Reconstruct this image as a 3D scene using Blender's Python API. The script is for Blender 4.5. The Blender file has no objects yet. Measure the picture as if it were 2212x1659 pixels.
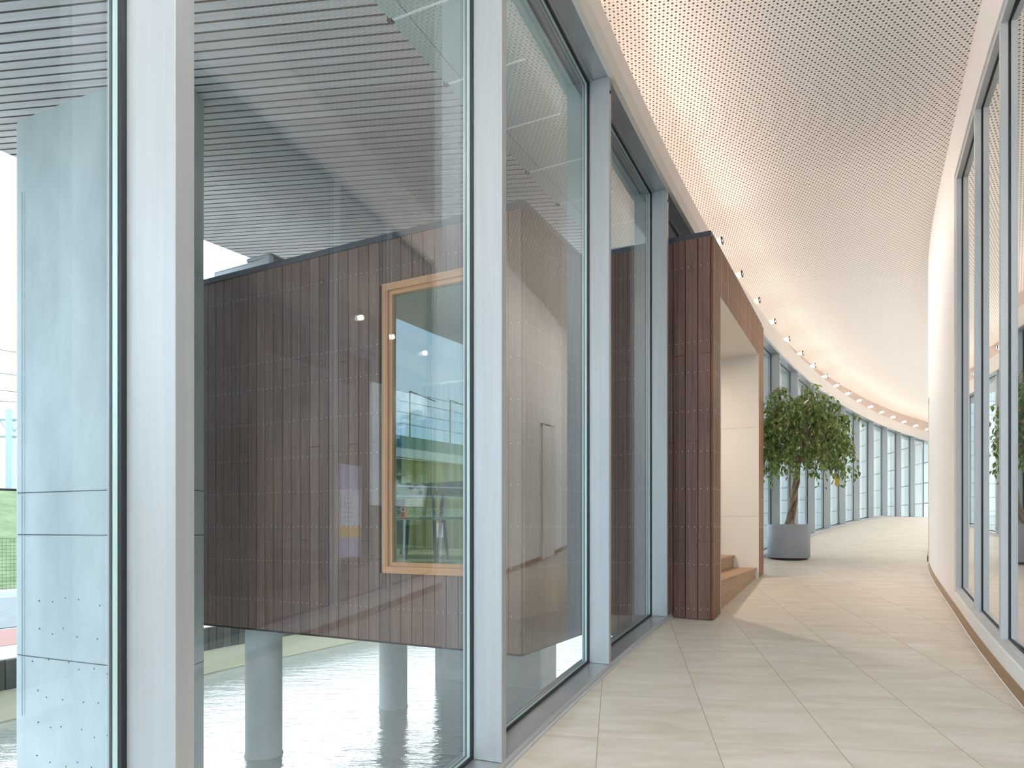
import bpy, math, random
from mathutils import Vector, Matrix
random.seed(7)
PI = math.pi
sc = bpy.context.scene
COL = sc.collection

# ---------------------------------------------------------------- camera
F, CX, HY = 1477.0, 1106.0, 1140.0          # focal length, principal column, horizon row (2212 x 1659 frame)
cam_d = bpy.data.cameras.new('camera')
cam_d.sensor_width = 36.0
cam_d.lens = 36.0 * F / 2212.0
cam_d.shift_y = (HY - 829.5) / 2212.0
cam_d.clip_start = 0.02; cam_d.clip_end = 500
cam = bpy.data.objects.new('camera', cam_d); COL.objects.link(cam)
cam.location = (0, 0, 0); cam.rotation_euler = (PI / 2, 0, 0)
sc.camera = cam

# ---------------------------------------------------------------- exposure, world, sun
sc.view_settings.view_transform = 'Standard'
sc.view_settings.look = 'None'
sc.view_settings.gamma = 1.0
sc.view_settings.exposure = 1.64
sc.cycles.transparent_max_bounces = 32
sc.cycles.max_bounces = 12
sc.cycles.diffuse_bounces = 6
sc.cycles.glossy_bounces = 5
sc.cycles.sample_clamp_indirect = 6
sc.cycles.caustics_reflective = True
sc.cycles.blur_glossy = 0.5

SKY = 1.25
w = bpy.data.worlds.new('sky'); sc.world = w; w.use_nodes = True
nt = w.node_tree; nt.nodes.clear()
def N(t, typ, **kw):
    n = t.nodes.new(typ)
    for k, v in kw.items():
        if k.startswith('i_'):
            key = k[2:]
            key = int(key) if key.isdigit() else key.replace('_', ' ')
            n.inputs[key].default_value = v
        else: setattr(n, k, v)
    return n
tc = N(nt, 'ShaderNodeTexCoord')
mp = N(nt, 'ShaderNodeMapping'); mp.inputs['Scale'].default_value = (1, 1, 2.6)
nz = N(nt, 'ShaderNodeTexNoise', i_Scale=2.3, i_Detail=7.0, i_Roughness=0.6)
cr = N(nt, 'ShaderNodeValToRGB')
cr.color_ramp.elements[0].position = 0.42; cr.color_ramp.elements[0].color = (0.38, 0.66, 0.95, 1)
cr.color_ramp.elements[1].position = 0.70; cr.color_ramp.elements[1].color = (0.92, 0.97, 1.0, 1)
# overcast towards +Y, opening to blue behind the viewpoint
sp = N(nt, 'ShaderNodeSeparateXYZ')
mr = N(nt, 'ShaderNodeMapRange'); mr.inputs[1].default_value = -0.55; mr.inputs[2].default_value = 0.1
mx = N(nt, 'ShaderNodeMix', data_type='RGBA'); mx.inputs[7].default_value = (0.87, 0.945, 1.0, 1)
bg = N(nt, 'ShaderNodeBackground'); bg.inputs[1].default_value = SKY
out = N(nt, 'ShaderNodeOutputWorld')
L = nt.links.new
L(tc.outputs['Generated'], mp.inputs[0]); L(mp.outputs[0], nz.inputs['Vector']); L(nz.outputs['Fac'], cr.inputs[0])
L(tc.outputs['Generated'], sp.inputs[0]); L(sp.outputs['Y'], mr.inputs[0])
L(mr.outputs[0], mx.inputs[0]); L(cr.outputs[0], mx.inputs[6]); L(mx.outputs[2], bg.inputs[0]); L(bg.outputs[0], out.inputs[0])

COVE_FILL_W = 4.2          # power of each added cove fill light
SPOT_W = 30.0          # power of each fascia spotlight
# ---------------------------------------------------------------- tagging
def tag(o, label=None, cat=None, group=None, kind=None):
    if label: o['label'] = label
    if cat: o['category'] = cat
    if group: o['group'] = group
    if kind: o['kind'] = kind
    return o
def empty(name, loc=(0, 0, 0), label=None, cat=None, group=None, kind=None):
    o = bpy.data.objects.new(name, None); COL.objects.link(o); o.location = loc
    o.empty_display_size = 0.1
    return tag(o, label, cat, group, kind)

# ---------------------------------------------------------------- mesh builder (world coordinates)
class MB:
    def __init__(s): s.v = []; s.f = []; s.m = []; s.uv = []
    def face(s, pts, mi=0, uv=None):
        b = len(s.v); s.v += [tuple(p) for p in pts]; s.f.append(tuple(range(b, b + len(pts)))); s.m.append(mi)
        s.uv.append(uv or [(0, 0)] * len(pts))
    def prism(s, poly, z0, z1, mi=0, cap=True):
        """poly: plan points (counter-clockwise); z0/z1: numbers or functions of (x,y)"""
        g = lambda z, p: z(p[0], p[1]) if callable(z) else z
        lo = [(p[0], p[1], g(z0, p)) for p in poly]; hi = [(p[0], p[1], g(z1, p)) for p in poly]
        n = len(poly)
        for i in range(n):
            j = (i + 1) % n; s.face([lo[i], lo[j], hi[j], hi[i]], mi)
        if cap: s.face(hi, mi); s.face(lo[::-1], mi)
    def obox(s, o, a, b, c, mi=0, uvf=None):
        """box from corner o with edge vectors a, b, c"""
        o, a, b, c = map(Vector, (o, a, b, c))
        P = lambda i, j, k: o + a * i + b * j + c * k
        if a.cross(b).dot(c) < 0: a, b = b, a
        P = lambda i, j, k: o + a * i + b * j + c * k
        fs = [[P(0,0,0),P(0,1,0),P(1,1,0),P(1,0,0)], [P(0,0,1),P(1,0,1),P(1,1,1),P(0,1,1)],
              [P(0,0,0),P(1,0,0),P(1,0,1),P(0,0,1)], [P(1,0,0),P(1,1,0),P(1,1,1),P(1,0,1)],
              [P(1,1,0),P(0,1,0),P(0,1,1),P(1,1,1)], [P(0,1,0),P(0,0,0),P(0,0,1),P(0,1,1)]]
        for f in fs: s.face(f, mi, [uvf(p) for p in f] if uvf else None)
    def cyl(s, c0, c1, r0, r1=None, n=16, mi=0, caps=True):
        c0, c1 = Vector(c0), Vector(c1); r1 = r0 if r1 is None else r1
        d = (c1 - c0).normalized(); u = d.orthogonal().normalized(); v = d.cross(u)
        A = [c0 + (u * math.cos(2*PI*i/n) + v * math.sin(2*PI*i/n)) * r0 for i in range(n)]
        B = [c1 + (u * math.cos(2*PI*i/n) + v * math.sin(2*PI*i/n)) * r1 for i in range(n)]
        for i in range(n):
            j = (i + 1) % n; s.face([A[i], A[j], B[j], B[i]], mi)
        if caps: s.face(A[::-1], mi); s.face(B, mi)
    def lathe(s, c, prof, n=48, mi=0, axis=None):
        c = Vector(c)
        ax = Vector(axis).normalized() if axis else Vector((0, 0, 1))
        u = ax.orthogonal().normalized(); v = ax.cross(u)
        R = [[c + ax * z + (u * math.cos(2*PI*i/n) + v * math.sin(2*PI*i/n)) * r for i in range(n)] for r, z in prof]
        for k in range(len(R) - 1):
            for i in range(n):
                j = (i + 1) % n; s.face([R[k][i], R[k][j], R[k+1][j], R[k+1][i]], mi)
    def tube(s, pts, rads, n=8, mi=0):
        pts = [Vector(p) for p in pts]; rings = []
        u = (pts[1] - pts[0]).orthogonal().normalized()
        for i, p in enumerate(pts):
            d = (pts[min(i+1, len(pts)-1)] - pts[max(i-1, 0)]).normalized()
            u = (u - d * u.dot(d)).normalized(); v = d.cross(u)
            r = rads[i] if isinstance(rads, (list, tuple)) else rads
            rings.append([p + (u * math.cos(2*PI*k/n) + v * math.sin(2*PI*k/n)) * r for k in range(n)])
        for a, b in zip(rings, rings[1:]):
            for k in range(n):
                j = (k + 1) % n; s.face([a[k], a[j], b[j], b[k]], mi)
        s.face(rings[0][::-1], mi); s.face(rings[-1], mi)
    def build(s, name, mats, parent=None, smooth=False, bevel=0, weld=True):
        me = bpy.data.meshes.new(name)
        me.from_pydata(s.v, [], s.f)
        if not isinstance(mats, (list, tuple)): mats = [mats]
        for m in mats: me.materials.append(m)
        me.polygons.foreach_set('material_index', s.m)
        uvl = me.uv_layers.new(name='UVMap')
        flat = [c for f in s.uv for p in f for c in p]
        uvl.data.foreach_set('uv', flat)
        if weld:
            import bmesh
            bm = bmesh.new(); bm.from_mesh(me); bmesh.ops.remove_doubles(bm, verts=bm.verts, dist=1e-5); bm.to_mesh(me); bm.free()
        if smooth: me.shade_smooth()
        me.update()
        o = bpy.data.objects.new(name, me); COL.objects.link(o)
        if parent is not None:
            o.parent = parent; o.matrix_parent_inverse = Matrix.Translation(parent.location).inverted()
        if bevel:
            b = o.modifiers.new('bevel', 'BEVEL'); b.width = bevel; b.segments = 2; b.limit_method = 'ANGLE'; b.angle_limit = 0.7
        if smooth == 'auto':
            pass
        return o

# ---------------------------------------------------------------- materials
def mat(name, col=(0.8, 0.8, 0.8), rough=0.5, metal=0.0, spec=0.5, emit=None, es=0):
    m = bpy.data.materials.new(name); m.use_nodes = True
    b = m.node_tree.nodes['Principled BSDF']
    b.inputs['Base Color'].default_value = (*col, 1); b.inputs['Roughness'].default_value = rough
    b.inputs['Metallic'].default_value = metal; b.inputs['Specular IOR Level'].default_value = spec
    if emit: b.inputs['Emission Color'].default_value = (*emit, 1); b.inputs['Emission Strength'].default_value = es
    return m
def bsdf(m): return m.node_tree.nodes['Principled BSDF']
def mottled(m, c0, c1, scale=3.0, stretch=(1, 1, 1), p0=0.3, p1=0.7, bump=0, detail=6, coord='Object', rough=None):
    t = m.node_tree; b = bsdf(m)
    a = N(t, 'ShaderNodeTexCoord'); mp = N(t, 'ShaderNodeMapping'); mp.inputs['Scale'].default_value = stretch
    n = N(t, 'ShaderNodeTexNoise', i_Scale=scale, i_Detail=float(detail), i_Roughness=0.6)
    r = N(t, 'ShaderNodeValToRGB'); e = r.color_ramp.elements
    e[0].position = p0; e[0].color = (*c0, 1); e[1].position = p1; e[1].color = (*c1, 1)
    t.links.new(a.outputs[coord], mp.inputs[0]); t.links.new(mp.outputs[0], n.inputs['Vector'])
    t.links.new(n.outputs['Fac'], r.inputs[0]); t.links.new(r.outputs[0], b.inputs['Base Color'])
    if bump:
        bp = N(t, 'ShaderNodeBump', i_Strength=bump, i_Distance=0.01)
        t.links.new(n.outputs['Fac'], bp.inputs['Height']); t.links.new(bp.outputs[0], b.inputs['Normal'])
    return m
def math_(t, op, a, b=None, c=None):
    n = N(t, 'ShaderNodeMath', operation=op)
    for i, x in enumerate((a, b, c)):
        if x is None: continue
        if isinstance(x, (int, float)): n.inputs[i].default_value = x
        else: t.links.new(x, n.inputs[i])
    return n.outputs[0]

def glass_mat(name, tint, refl=1.6, minr=0.0, dust=0.0, rough=0.0, reflcol=(1, 1, 1)):
    m = bpy.data.materials.new(name); m.use_nodes = True; t = m.node_tree; t.nodes.clear()
    tr = N(t, 'ShaderNodeBsdfTransparent'); tr.inputs[0].default_value = (*tint, 1)
    gl = N(t, 'ShaderNodeBsdfGlossy'); gl.inputs['Roughness'].default_value = rough; gl.inputs[0].default_value = (*reflcol, 1)
    fr = N(t, 'ShaderNodeFresnel', i_IOR=1.5)
    # both faces of a sheet are single planes: take the outside Fresnel whichever way the ray goes
    ge = N(t, 'ShaderNodeNewGeometry')
    ior = math_(t, 'ADD', 1.5, math_(t, 'MULTIPLY', ge.outputs['Backfacing'], 1 / 1.5 - 1.5))
    t.links.new(ior, fr.inputs['IOR'])
    f = math_(t, 'MINIMUM', math_(t, 'MULTIPLY_ADD', fr.outputs[0], refl, minr), 0.95)
    mx = N(t, 'ShaderNodeMixShader'); t.links.new(f, mx.inputs[0]); t.links.new(tr.outputs[0], mx.inputs[1]); t.links.new(gl.outputs[0], mx.inputs[2])
    last = mx.outputs[0]
    if dust:
        tc = N(t, 'ShaderNodeTexCoord')
        n1 = N(t, 'ShaderNodeTexNoise', i_Scale=130.0, i_Detail=2.0)
        n2 = N(t, 'ShaderNodeTexNoise', i_Scale=1.1, i_Detail=3.0)
        t.links.new(tc.outputs['Object'], n1.inputs['Vector']); t.links.new(tc.outputs['Object'], n2.inputs['Vector'])
        sp_ = N(t, 'ShaderNodeSeparateXYZ'); t.links.new(tc.outputs['Object'], sp_.inputs[0])
        s1 = N(t, 'ShaderNodeMapRange'); s1.inputs[1].default_value = 0.60; s1.inputs[2].default_value = 0.72
        t.links.new(n1.outputs['Fac'], s1.inputs[0])
        s2 = N(t, 'ShaderNodeMapRange'); s2.inputs[1].default_value = 0.42; s2.inputs[2].default_value = 0.62
        t.links.new(n2.outputs['Fac'], s2.inputs[0])
        low = N(t, 'ShaderNodeMapRange'); low.inputs[1].default_value = 0.9; low.inputs[2].default_value = -0.9
        low.inputs[3].default_value = 0.15; low.inputs[4].default_value = 1.0
        t.links.new(sp_.outputs['Z'], low.inputs[0])
        d = math_(t, 'MULTIPLY', math_(t, 'ADD', s1.outputs[0], 0.12), math_(t, 'MULTIPLY', s2.outputs[0], math_(t, 'MULTIPLY', low.outputs[0], dust)))
        df = N(t, 'ShaderNodeBsdfDiffuse'); df.inputs[0].default_value = (0.8, 0.83, 0.85, 1)
        tl = N(t, 'ShaderNodeBsdfTranslucent'); tl.inputs[0].default_value = (0.8, 0.83, 0.85, 1)
        md = N(t, 'ShaderNodeMixShader', i_0=0.5) ; t.links.new(df.outputs[0], md.inputs[1]); t.links.new(tl.outputs[0], md.inputs[2])
        m2 = N(t, 'ShaderNodeMixShader'); t.links.new(d, m2.inputs[0]); t.links.new(last, m2.inputs[1]); t.links.new(md.outputs[0], m2.inputs[2])
        last = m2.outputs[0]
    o = N(t, 'ShaderNodeOutputMaterial'); t.links.new(last, o.inputs[0])
    return m

def wood_mat(name, dark, light, rough=0.55, tone=0.5):
    """boards: UV.x along the grain (m), UV.y = board number*10 + across (m)"""
    m = mat(name, light, rough); t = m.node_tree; b = bsdf(m)
    a = N(t, 'ShaderNodeTexCoord'); s = N(t, 'ShaderNodeSeparateXYZ'); t.links.new(a.outputs['UV'], s.inputs[0])
    idx = math_(t, 'FLOOR', math_(t, 'DIVIDE', math_(t, 'ADD', s.outputs[1], 1.0), 10.0))
    wn = N(t, 'ShaderNodeTexWhiteNoise', noise_dimensions='1D'); t.links.new(idx, wn.inputs['W'])
    cb = N(t, 'ShaderNodeCombineXYZ'); t.links.new(math_(t, 'MULTIPLY', s.outputs[0], 1.2), cb.inputs[0]); t.links.new(math_(t, 'MULTIPLY', s.outputs[1], 42.0), cb.inputs[1])
    n = N(t, 'ShaderNodeTexNoise', i_Scale=1.0, i_Detail=8.0, i_Roughness=0.65); t.links.new(cb.outputs[0], n.inputs['Vector'])
    f = math_(t, 'ADD', math_(t, 'MULTIPLY', n.outputs['Fac'], 1.0), math_(t, 'MULTIPLY_ADD', wn.outputs['Value'], tone, -tone / 2))
    r = N(t, 'ShaderNodeValToRGB'); e = r.color_ramp.elements
    e[0].position = 0.3; e[0].color = (*dark, 1); e[1].position = 0.75; e[1].color = (*light, 1)
    t.links.new(f, r.inputs[0]); t.links.new(r.outputs[0], b.inputs['Base Color'])
    bp = N(t, 'ShaderNodeBump', i_Strength=0.15, i_Distance=0.004); t.links.new(n.outputs['Fac'], bp.inputs['Height']); t.links.new(bp.outputs[0], b.inputs['Normal'])
    return m

M = {}
M['alu'] = mottled(mat('anodised_aluminium', (0.72, 0.74, 0.76), 0.42, 0.35), (0.40, 0.42, 0.435), (0.455, 0.475, 0.49), 2.0, (14, 14, 0.5))
M['alu_dark'] = mottled(mat('sill_aluminium', (0.5, 0.52, 0.54), 0.32, 0.7), (0.42, 0.44, 0.46), (0.52, 0.54, 0.56), 3.0)
M['alu_r'] = mat('right_frame_aluminium', (0.56, 0.58, 0.60), 0.45, 0.1)
M['black'] = mat('black_rubber', (0.012, 0.014, 0.018), 0.5)
M['spacer'] = mat('pane_spacer', (0.55, 0.66, 0.62), 0.4, 0.3)
M['bolt'] = mat('dark_bolt', (0.03, 0.025, 0.025), 0.4, 0.6)
M['white'] = mat('white_plaster', (0.80, 0.79, 0.77), 0.75, spec=0.25)
M['white_lam'] = mat('white_lining', (0.80, 0.77, 0.72), 0.45)
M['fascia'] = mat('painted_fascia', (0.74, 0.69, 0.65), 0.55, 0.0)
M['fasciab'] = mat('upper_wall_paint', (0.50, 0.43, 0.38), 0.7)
M['oak'] = wood_mat('oak', (0.30, 0.17, 0.085), (0.52, 0.33, 0.18), 0.45, 0.15)
M['base_wood'] = wood_mat('baseboard_oak', (0.24, 0.14, 0.07), (0.40, 0.25, 0.14), 0.5, 0.1)
M['win_wood'] = wood_mat('window_larch', (0.50, 0.22, 0.09), (0.74, 0.38, 0.18), 0.5, 0.1)
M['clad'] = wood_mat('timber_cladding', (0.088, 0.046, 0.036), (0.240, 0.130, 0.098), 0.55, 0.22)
M['clad_warm_lit'] = wood_mat('timber_cladding_warm_lit', (0.14, 0.050, 0.016), (0.36, 0.150, 0.055), 0.5, 0.22)  # same timber as the cladding, with warm lamp light put into its colour
M['nail'] = mat('steel_nail', (0.75, 0.75, 0.75), 0.3, 0.5)
M['shadow_gap'] = mat('cladding_backing', (0.01, 0.008, 0.007), 0.8)
M['roofm'] = mat('roof_flashing', (0.06, 0.07, 0.09), 0.45, 0.4)
M['conc_pale'] = mottled(mat('pale_concrete', rough=0.8), (0.44, 0.47, 0.46), (0.62, 0.65, 0.63), 1.3, (1, 1, 0.45), bump=0.1, detail=10)
M['panel_conc'] = mottled(mat('light_concrete_panel', rough=0.8), (0.44, 0.49, 0.48), (0.58, 0.62, 0.60), 1.0, bump=0.05)
M['conc'] = mottled(mat('concrete', rough=0.85), (0.30, 0.32, 0.31), (0.44, 0.46, 0.44), 2.2, bump=0.15, detail=8)
M['groove'] = mat('panel_joint', (0.10, 0.11, 0.11), 0.9)
M['pot'] = mat('grey_planter', (0.30, 0.32, 0.37), 0.5)
M['soil'] = mottled(mat('bark_mulch', rough=0.95), (0.05, 0.025, 0.015), (0.16, 0.085, 0.05), 40)
M['bark'] = mottled(mat('fig_bark', rough=0.85), (0.13, 0.085, 0.055), (0.42, 0.33, 0.24), 9, (1, 1, 0.25), bump=0.5)
M['grass'] = mottled(mat('grass', rough=0.9), (0.13, 0.17, 0.07), (0.26, 0.31, 0.16), 1.6)
M['asphalt'] = mottled(mat('asphalt', rough=0.9), (0.22, 0.23, 0.24), (0.28, 0.29, 0.30), 5)
M['redpave'] = mat('red_paving', (0.42, 0.22, 0.19), 0.85)
M['coping'] = mat('white_coping', (0.75, 0.76, 0.76), 0.7)
M['wetwood'] = wood_mat('revetment_planks', (0.05, 0.05, 0.045), (0.16, 0.15, 0.13), 0.7, 0.4)
M['beigeconc'] = mat('shallow_ledge', (0.42, 0.40, 0.28), 0.8)
M['fence'] = mat('fence_green', (0.02, 0.06, 0.05), 0.5)
M['galv'] = mat('galvanised_steel', (0.50, 0.54, 0.58), 0.45, 0.4)
M['wire'] = mat('overhead_wire', (0.10, 0.12, 0.14), 0.6)
M['teal_band'] = mat('parapet_teal', (0.05, 0.22, 0.27), 0.5)
M['yellowcurtain'] = mottled(mat('curtain', rough=0.9), (0.38, 0.42, 0.16), (0.60, 0.60, 0.30), 2.0, (9, 9, 0.05))
M['darkwood'] = mat('dark_stained_wood', (0.02, 0.022, 0.025), 0.5)
M['signblue'] = mat('sign_grey_blue', (0.68, 0.76, 0.82), 0.5)
M['signink'] = mat('sign_ink_navy', (0.02, 0.05, 0.14), 0.5)
M['red'] = mat('sign_red', (0.65, 0.07, 0.04), 0.5)
M['signwhite'] = mat('sign_white', (0.85, 0.85, 0.85), 0.5)
M['room_dark'] = mottled(mat('back_room_wall', rough=0.8), (0.40, 0.36, 0.30), (0.48, 0.43, 0.36), 1.0)
M['boxfloor'] = mat('pavilion_floor', (0.45, 0.36, 0.26), 0.6)
M['panel_ext'] = mat('awning_panel', (0.42, 0.56, 0.53), 0.35)
M['gap_light'] = mat('awning_gap_light', (0.93, 0.96, 0.95), 0.4)  # white stands in for daylight shining through the panel gaps
M['lens'] = mat('spotlight_lens', (1, 1, 1), 0.3, emit=(1.0, 0.86, 0.70), es=6.0)
M['lampwhite'] = mat('lamp_white', (0.82, 0.80, 0.77), 0.35)
M['lampglow'] = mat('ceiling_lamp_glow', (1, 1, 1), 0.3, emit=(1.0, 0.85, 0.66), es=6.0)
M['fillglow'] = mat('ceiling_fill_glow', (1, 1, 1), 0.3, emit=(1.0, 0.98, 0.94), es=6.0)  # glow of the added fill panel in the ceiling
M['purple'] = mat('poster_lilac_glow', (0.40, 0.38, 0.62), 0.5, emit=(0.40, 0.38, 0.62), es=.9)  # emission added to the poster colours so its reflection reads brighter
M['posterw'] = mat('poster_white_glow', (0.75, 0.74, 0.85), 0.5, emit=(0.70, 0.69, 0.88), es=.9)
M['postery'] = mat('poster_yellow_glow', (0.75, 0.48, 0.08), 0.5, emit=(0.8, 0.45, 0.05), es=.9)

M['glass'] = glass_mat('facade_glass', (0.925, 0.955, 0.96), 1.15, 0.0, dust=0.25)
M['glass_far'] = glass_mat('far_facade_glass', (0.925, 0.955, 0.96), 1.15, 0.0)
M['glass_r'] = glass_mat('corridor_screen_glass', (0.80, 0.88, 0.86), 2.6, 0.06)
M['glass_box'] = glass_mat('pavilion_glass', (0.55, 0.84, 0.84), 1.0, 0.12, reflcol=(0.80, 0.97, 1.0))

# floor stone tiles
def floor_material():
    m = mat('stone_floor', (0.6, 0.55, 0.48), 0.42); t = m.node_tree; b = bsdf(m)
    b.inputs['Specular IOR Level'].default_value = 0.45
    a = N(t, 'ShaderNodeTexCoord'); mp = N(t, 'ShaderNodeMapping'); mp.inputs['Rotation'].default_value = (0, 0, math.radians(8.7))
    t.links.new(a.outputs['Object'], mp.inputs[0]); s = N(t, 'ShaderNodeSeparateXYZ'); t.links.new(mp.outputs[0], s.inputs[0])
    TU, TV, U0, V0 = 0.5625, 0.665, 0.471, 3.43
    u = math_(t, 'DIVIDE', math_(t, 'SUBTRACT', s.outputs[0], U0), TU); v = math_(t, 'DIVIDE', math_(t, 'SUBTRACT', s.outputs[1], V0), TV)
    fu = math_(t, 'ABSOLUTE', math_(t, 'SUBTRACT', math_(t, 'FRACT', math_(t, 'ADD', u, 0.5)), 0.5))
    fv = math_(t, 'ABSOLUTE', math_(t, 'SUBTRACT', math_(t, 'FRACT', math_(t, 'ADD', v, 0.5)), 0.5))
    cu = N(t, 'ShaderNodeCombineXYZ'); t.links.new(math_(t, 'FLOOR', u), cu.inputs[0]); t.links.new(math_(t, 'FLOOR', v), cu.inputs[1])
    wn = N(t, 'ShaderNodeTexWhiteNoise', noise_dimensions='3D'); t.links.new(cu.outputs[0], wn.inputs['Vector'])
    # soft veins across the corridor, shifted per tile
    cv = N(t, 'ShaderNodeCombineXYZ')
    t.links.new(math_(t, 'MULTIPLY_ADD', wn.outputs['Value'], 7.0, math_(t, 'MULTIPLY', s.outputs[0], 1.3)), cv.inputs[0])
    t.links.new(math_(t, 'MULTIPLY', s.outputs[1], 5.0), cv.inputs[1])
    t.links.new(math_(t, 'MULTIPLY', wn.outputs['Value'], 5.0), cv.inputs[2])
    n = N(t, 'ShaderNodeTexNoise', i_Scale=1.6, i_Detail=9.0, i_Roughness=0.62, i_Distortion=0.5); t.links.new(cv.outputs[0], n.inputs['Vector'])
    r = N(t, 'ShaderNodeValToRGB'); e = r.color_ramp.elements
    e[0].position = 0.3; e[0].color = (0.58, 0.51, 0.42, 1); e[1].position = 0.68; e[1].color = (0.72, 0.68, 0.61, 1)
    t.links.new(n.outputs['Fac'], r.inputs[0])
    ju = math_(t, 'LESS_THAN', fu, 0.0034 / TU * 0.6); jv = math_(t, 'LESS_THAN', fv, 0.0020 / TV * 0.5)
    m1 = N(t, 'ShaderNodeMix', data_type='RGBA'); m1.inputs[7].default_value = (0.27, 0.19, 0.12, 1)
    t.links.new(math_(t, 'MAXIMUM', math_(t, 'MULTIPLY', ju, 0.85), math_(t, 'MULTIPLY', jv, 0.6)), m1.inputs[0]); t.links.new(r.outputs[0], m1.inputs[6])
    t.links.new(m1.outputs[2], b.inputs['Base Color'])
    return m
M['floor'] = floor_material()

def ceiling_material():
    m = mat('perforated_plasterboard', (0.8, 0.76, 0.72), 0.8, spec=0.2); t = m.node_tree; b = bsdf(m)
    a = N(t, 'ShaderNodeTexCoord'); mp = N(t, 'ShaderNodeMapping'); mp.inputs['Rotation'].default_value = (0, 0, math.radians(11.0))
    t.links.new(a.outputs['Object'], mp.inputs[0]); s = N(t, 'ShaderNodeSeparateXYZ'); t.links.new(mp.outputs[0], s.inputs[0])
    P = 0.030
    u = math_(t, 'DIVIDE', s.outputs[0], P); v = math_(t, 'DIVIDE', s.outputs[1], P)
    fu = math_(t, 'SUBTRACT', math_(t, 'FRACT', u), 0.5); fv = math_(t, 'SUBTRACT', math_(t, 'FRACT', v), 0.5)
    d = math_(t, 'SQRT', math_(t, 'ADD', math_(t, 'MULTIPLY', fu, fu), math_(t, 'MULTIPLY', fv, fv)))
    par = math_(t, 'ABSOLUTE', math_(t, 'MODULO', math_(t, 'ADD', math_(t, 'FLOOR', u), math_(t, 'FLOOR', v)), 2.0))
    rad = math_(t, 'MULTIPLY_ADD', par, (0.0088 - 0.0043) / P, 0.0043 / P)
    hole = math_(t, 'LESS_THAN', d, rad)
    mx = N(t, 'ShaderNodeMix', data_type='RGBA'); mx.inputs[6].default_value = (0.90, 0.86, 0.82, 1); mx.inputs[7].default_value = (0.10, 0.08, 0.07, 1)
    t.links.new(hole, mx.inputs[0]); t.links.new(mx.outputs[2], b.inputs['Base Color'])
    return m
M['ceiling'] = ceiling_material()

def soffit_material():
    m = mat('slatted_soffit', (0.3, 0.27, 0.25), 0.6); t = m.node_tree; b = bsdf(m)
    a = N(t, 'ShaderNodeTexCoord'); mp = N(t, 'ShaderNodeMapping'); mp.inputs['Rotation'].default_value = (0, 0, math.radians(7.5))
    t.links.new(a.outputs['Object'], mp.inputs[0]); s = N(t, 'ShaderNodeSeparateXYZ'); t.links.new(mp.outputs[0], s.inputs[0])
    P = 0.105
    v = math_(t, 'DIVIDE', s.outputs[1], P)
    gap = math_(t, 'GREATER_THAN', math_(t, 'FRACT', v), 0.80)
    wn = N(t, 'ShaderNodeTexWhiteNoise', noise_dimensions='1D'); t.links.new(math_(t, 'FLOOR', v), wn.inputs['W'])
    cb = N(t, 'ShaderNodeCombineXYZ'); t.links.new(math_(t, 'MULTIPLY', s.outputs[0], 0.9), cb.inputs[0])
    t.links.new(math_(t, 'MULTIPLY', s.outputs[1], 30.0), cb.inputs[1]); t.links.new(math_(t, 'MULTIPLY', wn.outputs['Value'], 30.0), cb.inputs[2])
    n = N(t, 'ShaderNodeTexNoise', i_Scale=1.0, i_Detail=7.0); t.links.new(cb.outputs[0], n.inputs['Vector'])
    f = math_(t, 'ADD', n.outputs['Fac'], math_(t, 'MULTIPLY_ADD', wn.outputs['Value'], 0.25, -0.12))
    r = N(t, 'ShaderNodeValToRGB'); e = r.color_ramp.elements
    e[0].position = 0.3; e[0].color = (0.56, 0.52, 0.51, 1); e[1].position = 0.7; e[1].color = (0.72, 0.69, 0.69, 1)
    t.links.new(f, r.inputs[0])
    mx = N(t, 'ShaderNodeMix', data_type='RGBA'); mx.inputs[7].default_value = (0.03, 0.022, 0.018, 1)
    t.links.new(gap, mx.inputs[0]); t.links.new(r.outputs[0], mx.inputs[6]); t.links.new(mx.outputs[2], b.inputs['Base Color'])
    bp = N(t, 'ShaderNodeBump', i_Strength=0.6, i_Distance=0.02, invert=True); t.links.new(gap, bp.inputs['Height']); t.links.new(bp.outputs[0], b.inputs['Normal'])
    return m
M['soffit'] = soffit_material()

def water_material():
    m = mat('pond_water', (0.31, 0.35, 0.33), 0.06, metal=0.0, spec=1.0); t = m.node_tree; b = bsdf(m)
    b.inputs['IOR'].default_value = 3.2
    a = N(t, 'ShaderNodeTexCoord'); mp = N(t, 'ShaderNodeMapping'); mp.inputs['Scale'].default_value = (0.6, 1.8, 1)
    mp.inputs['Rotation'].default_value = (0, 0, 0.25)
    n = N(t, 'ShaderNodeTexNoise', i_Scale=3.2, i_Detail=4.0); n2 = N(t, 'ShaderNodeTexNoise', i_Scale=16.0, i_Detail=3.0)
    t.links.new(a.outputs['Object'], mp.inputs[0]); t.links.new(mp.outputs[0], n.inputs['Vector']); t.links.new(mp.outputs[0], n2.inputs['Vector'])
    h = math_(t, 'MULTIPLY_ADD', n2.outputs['Fac'], 0.35, n.outputs['Fac'])
    bp = N(t, 'ShaderNodeBump', i_Strength=0.6, i_Distance=0.03); t.links.new(h, bp.inputs['Height']); t.links.new(bp.outputs[0], b.inputs['Normal'])
    return m
M['water'] = water_material()

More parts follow.
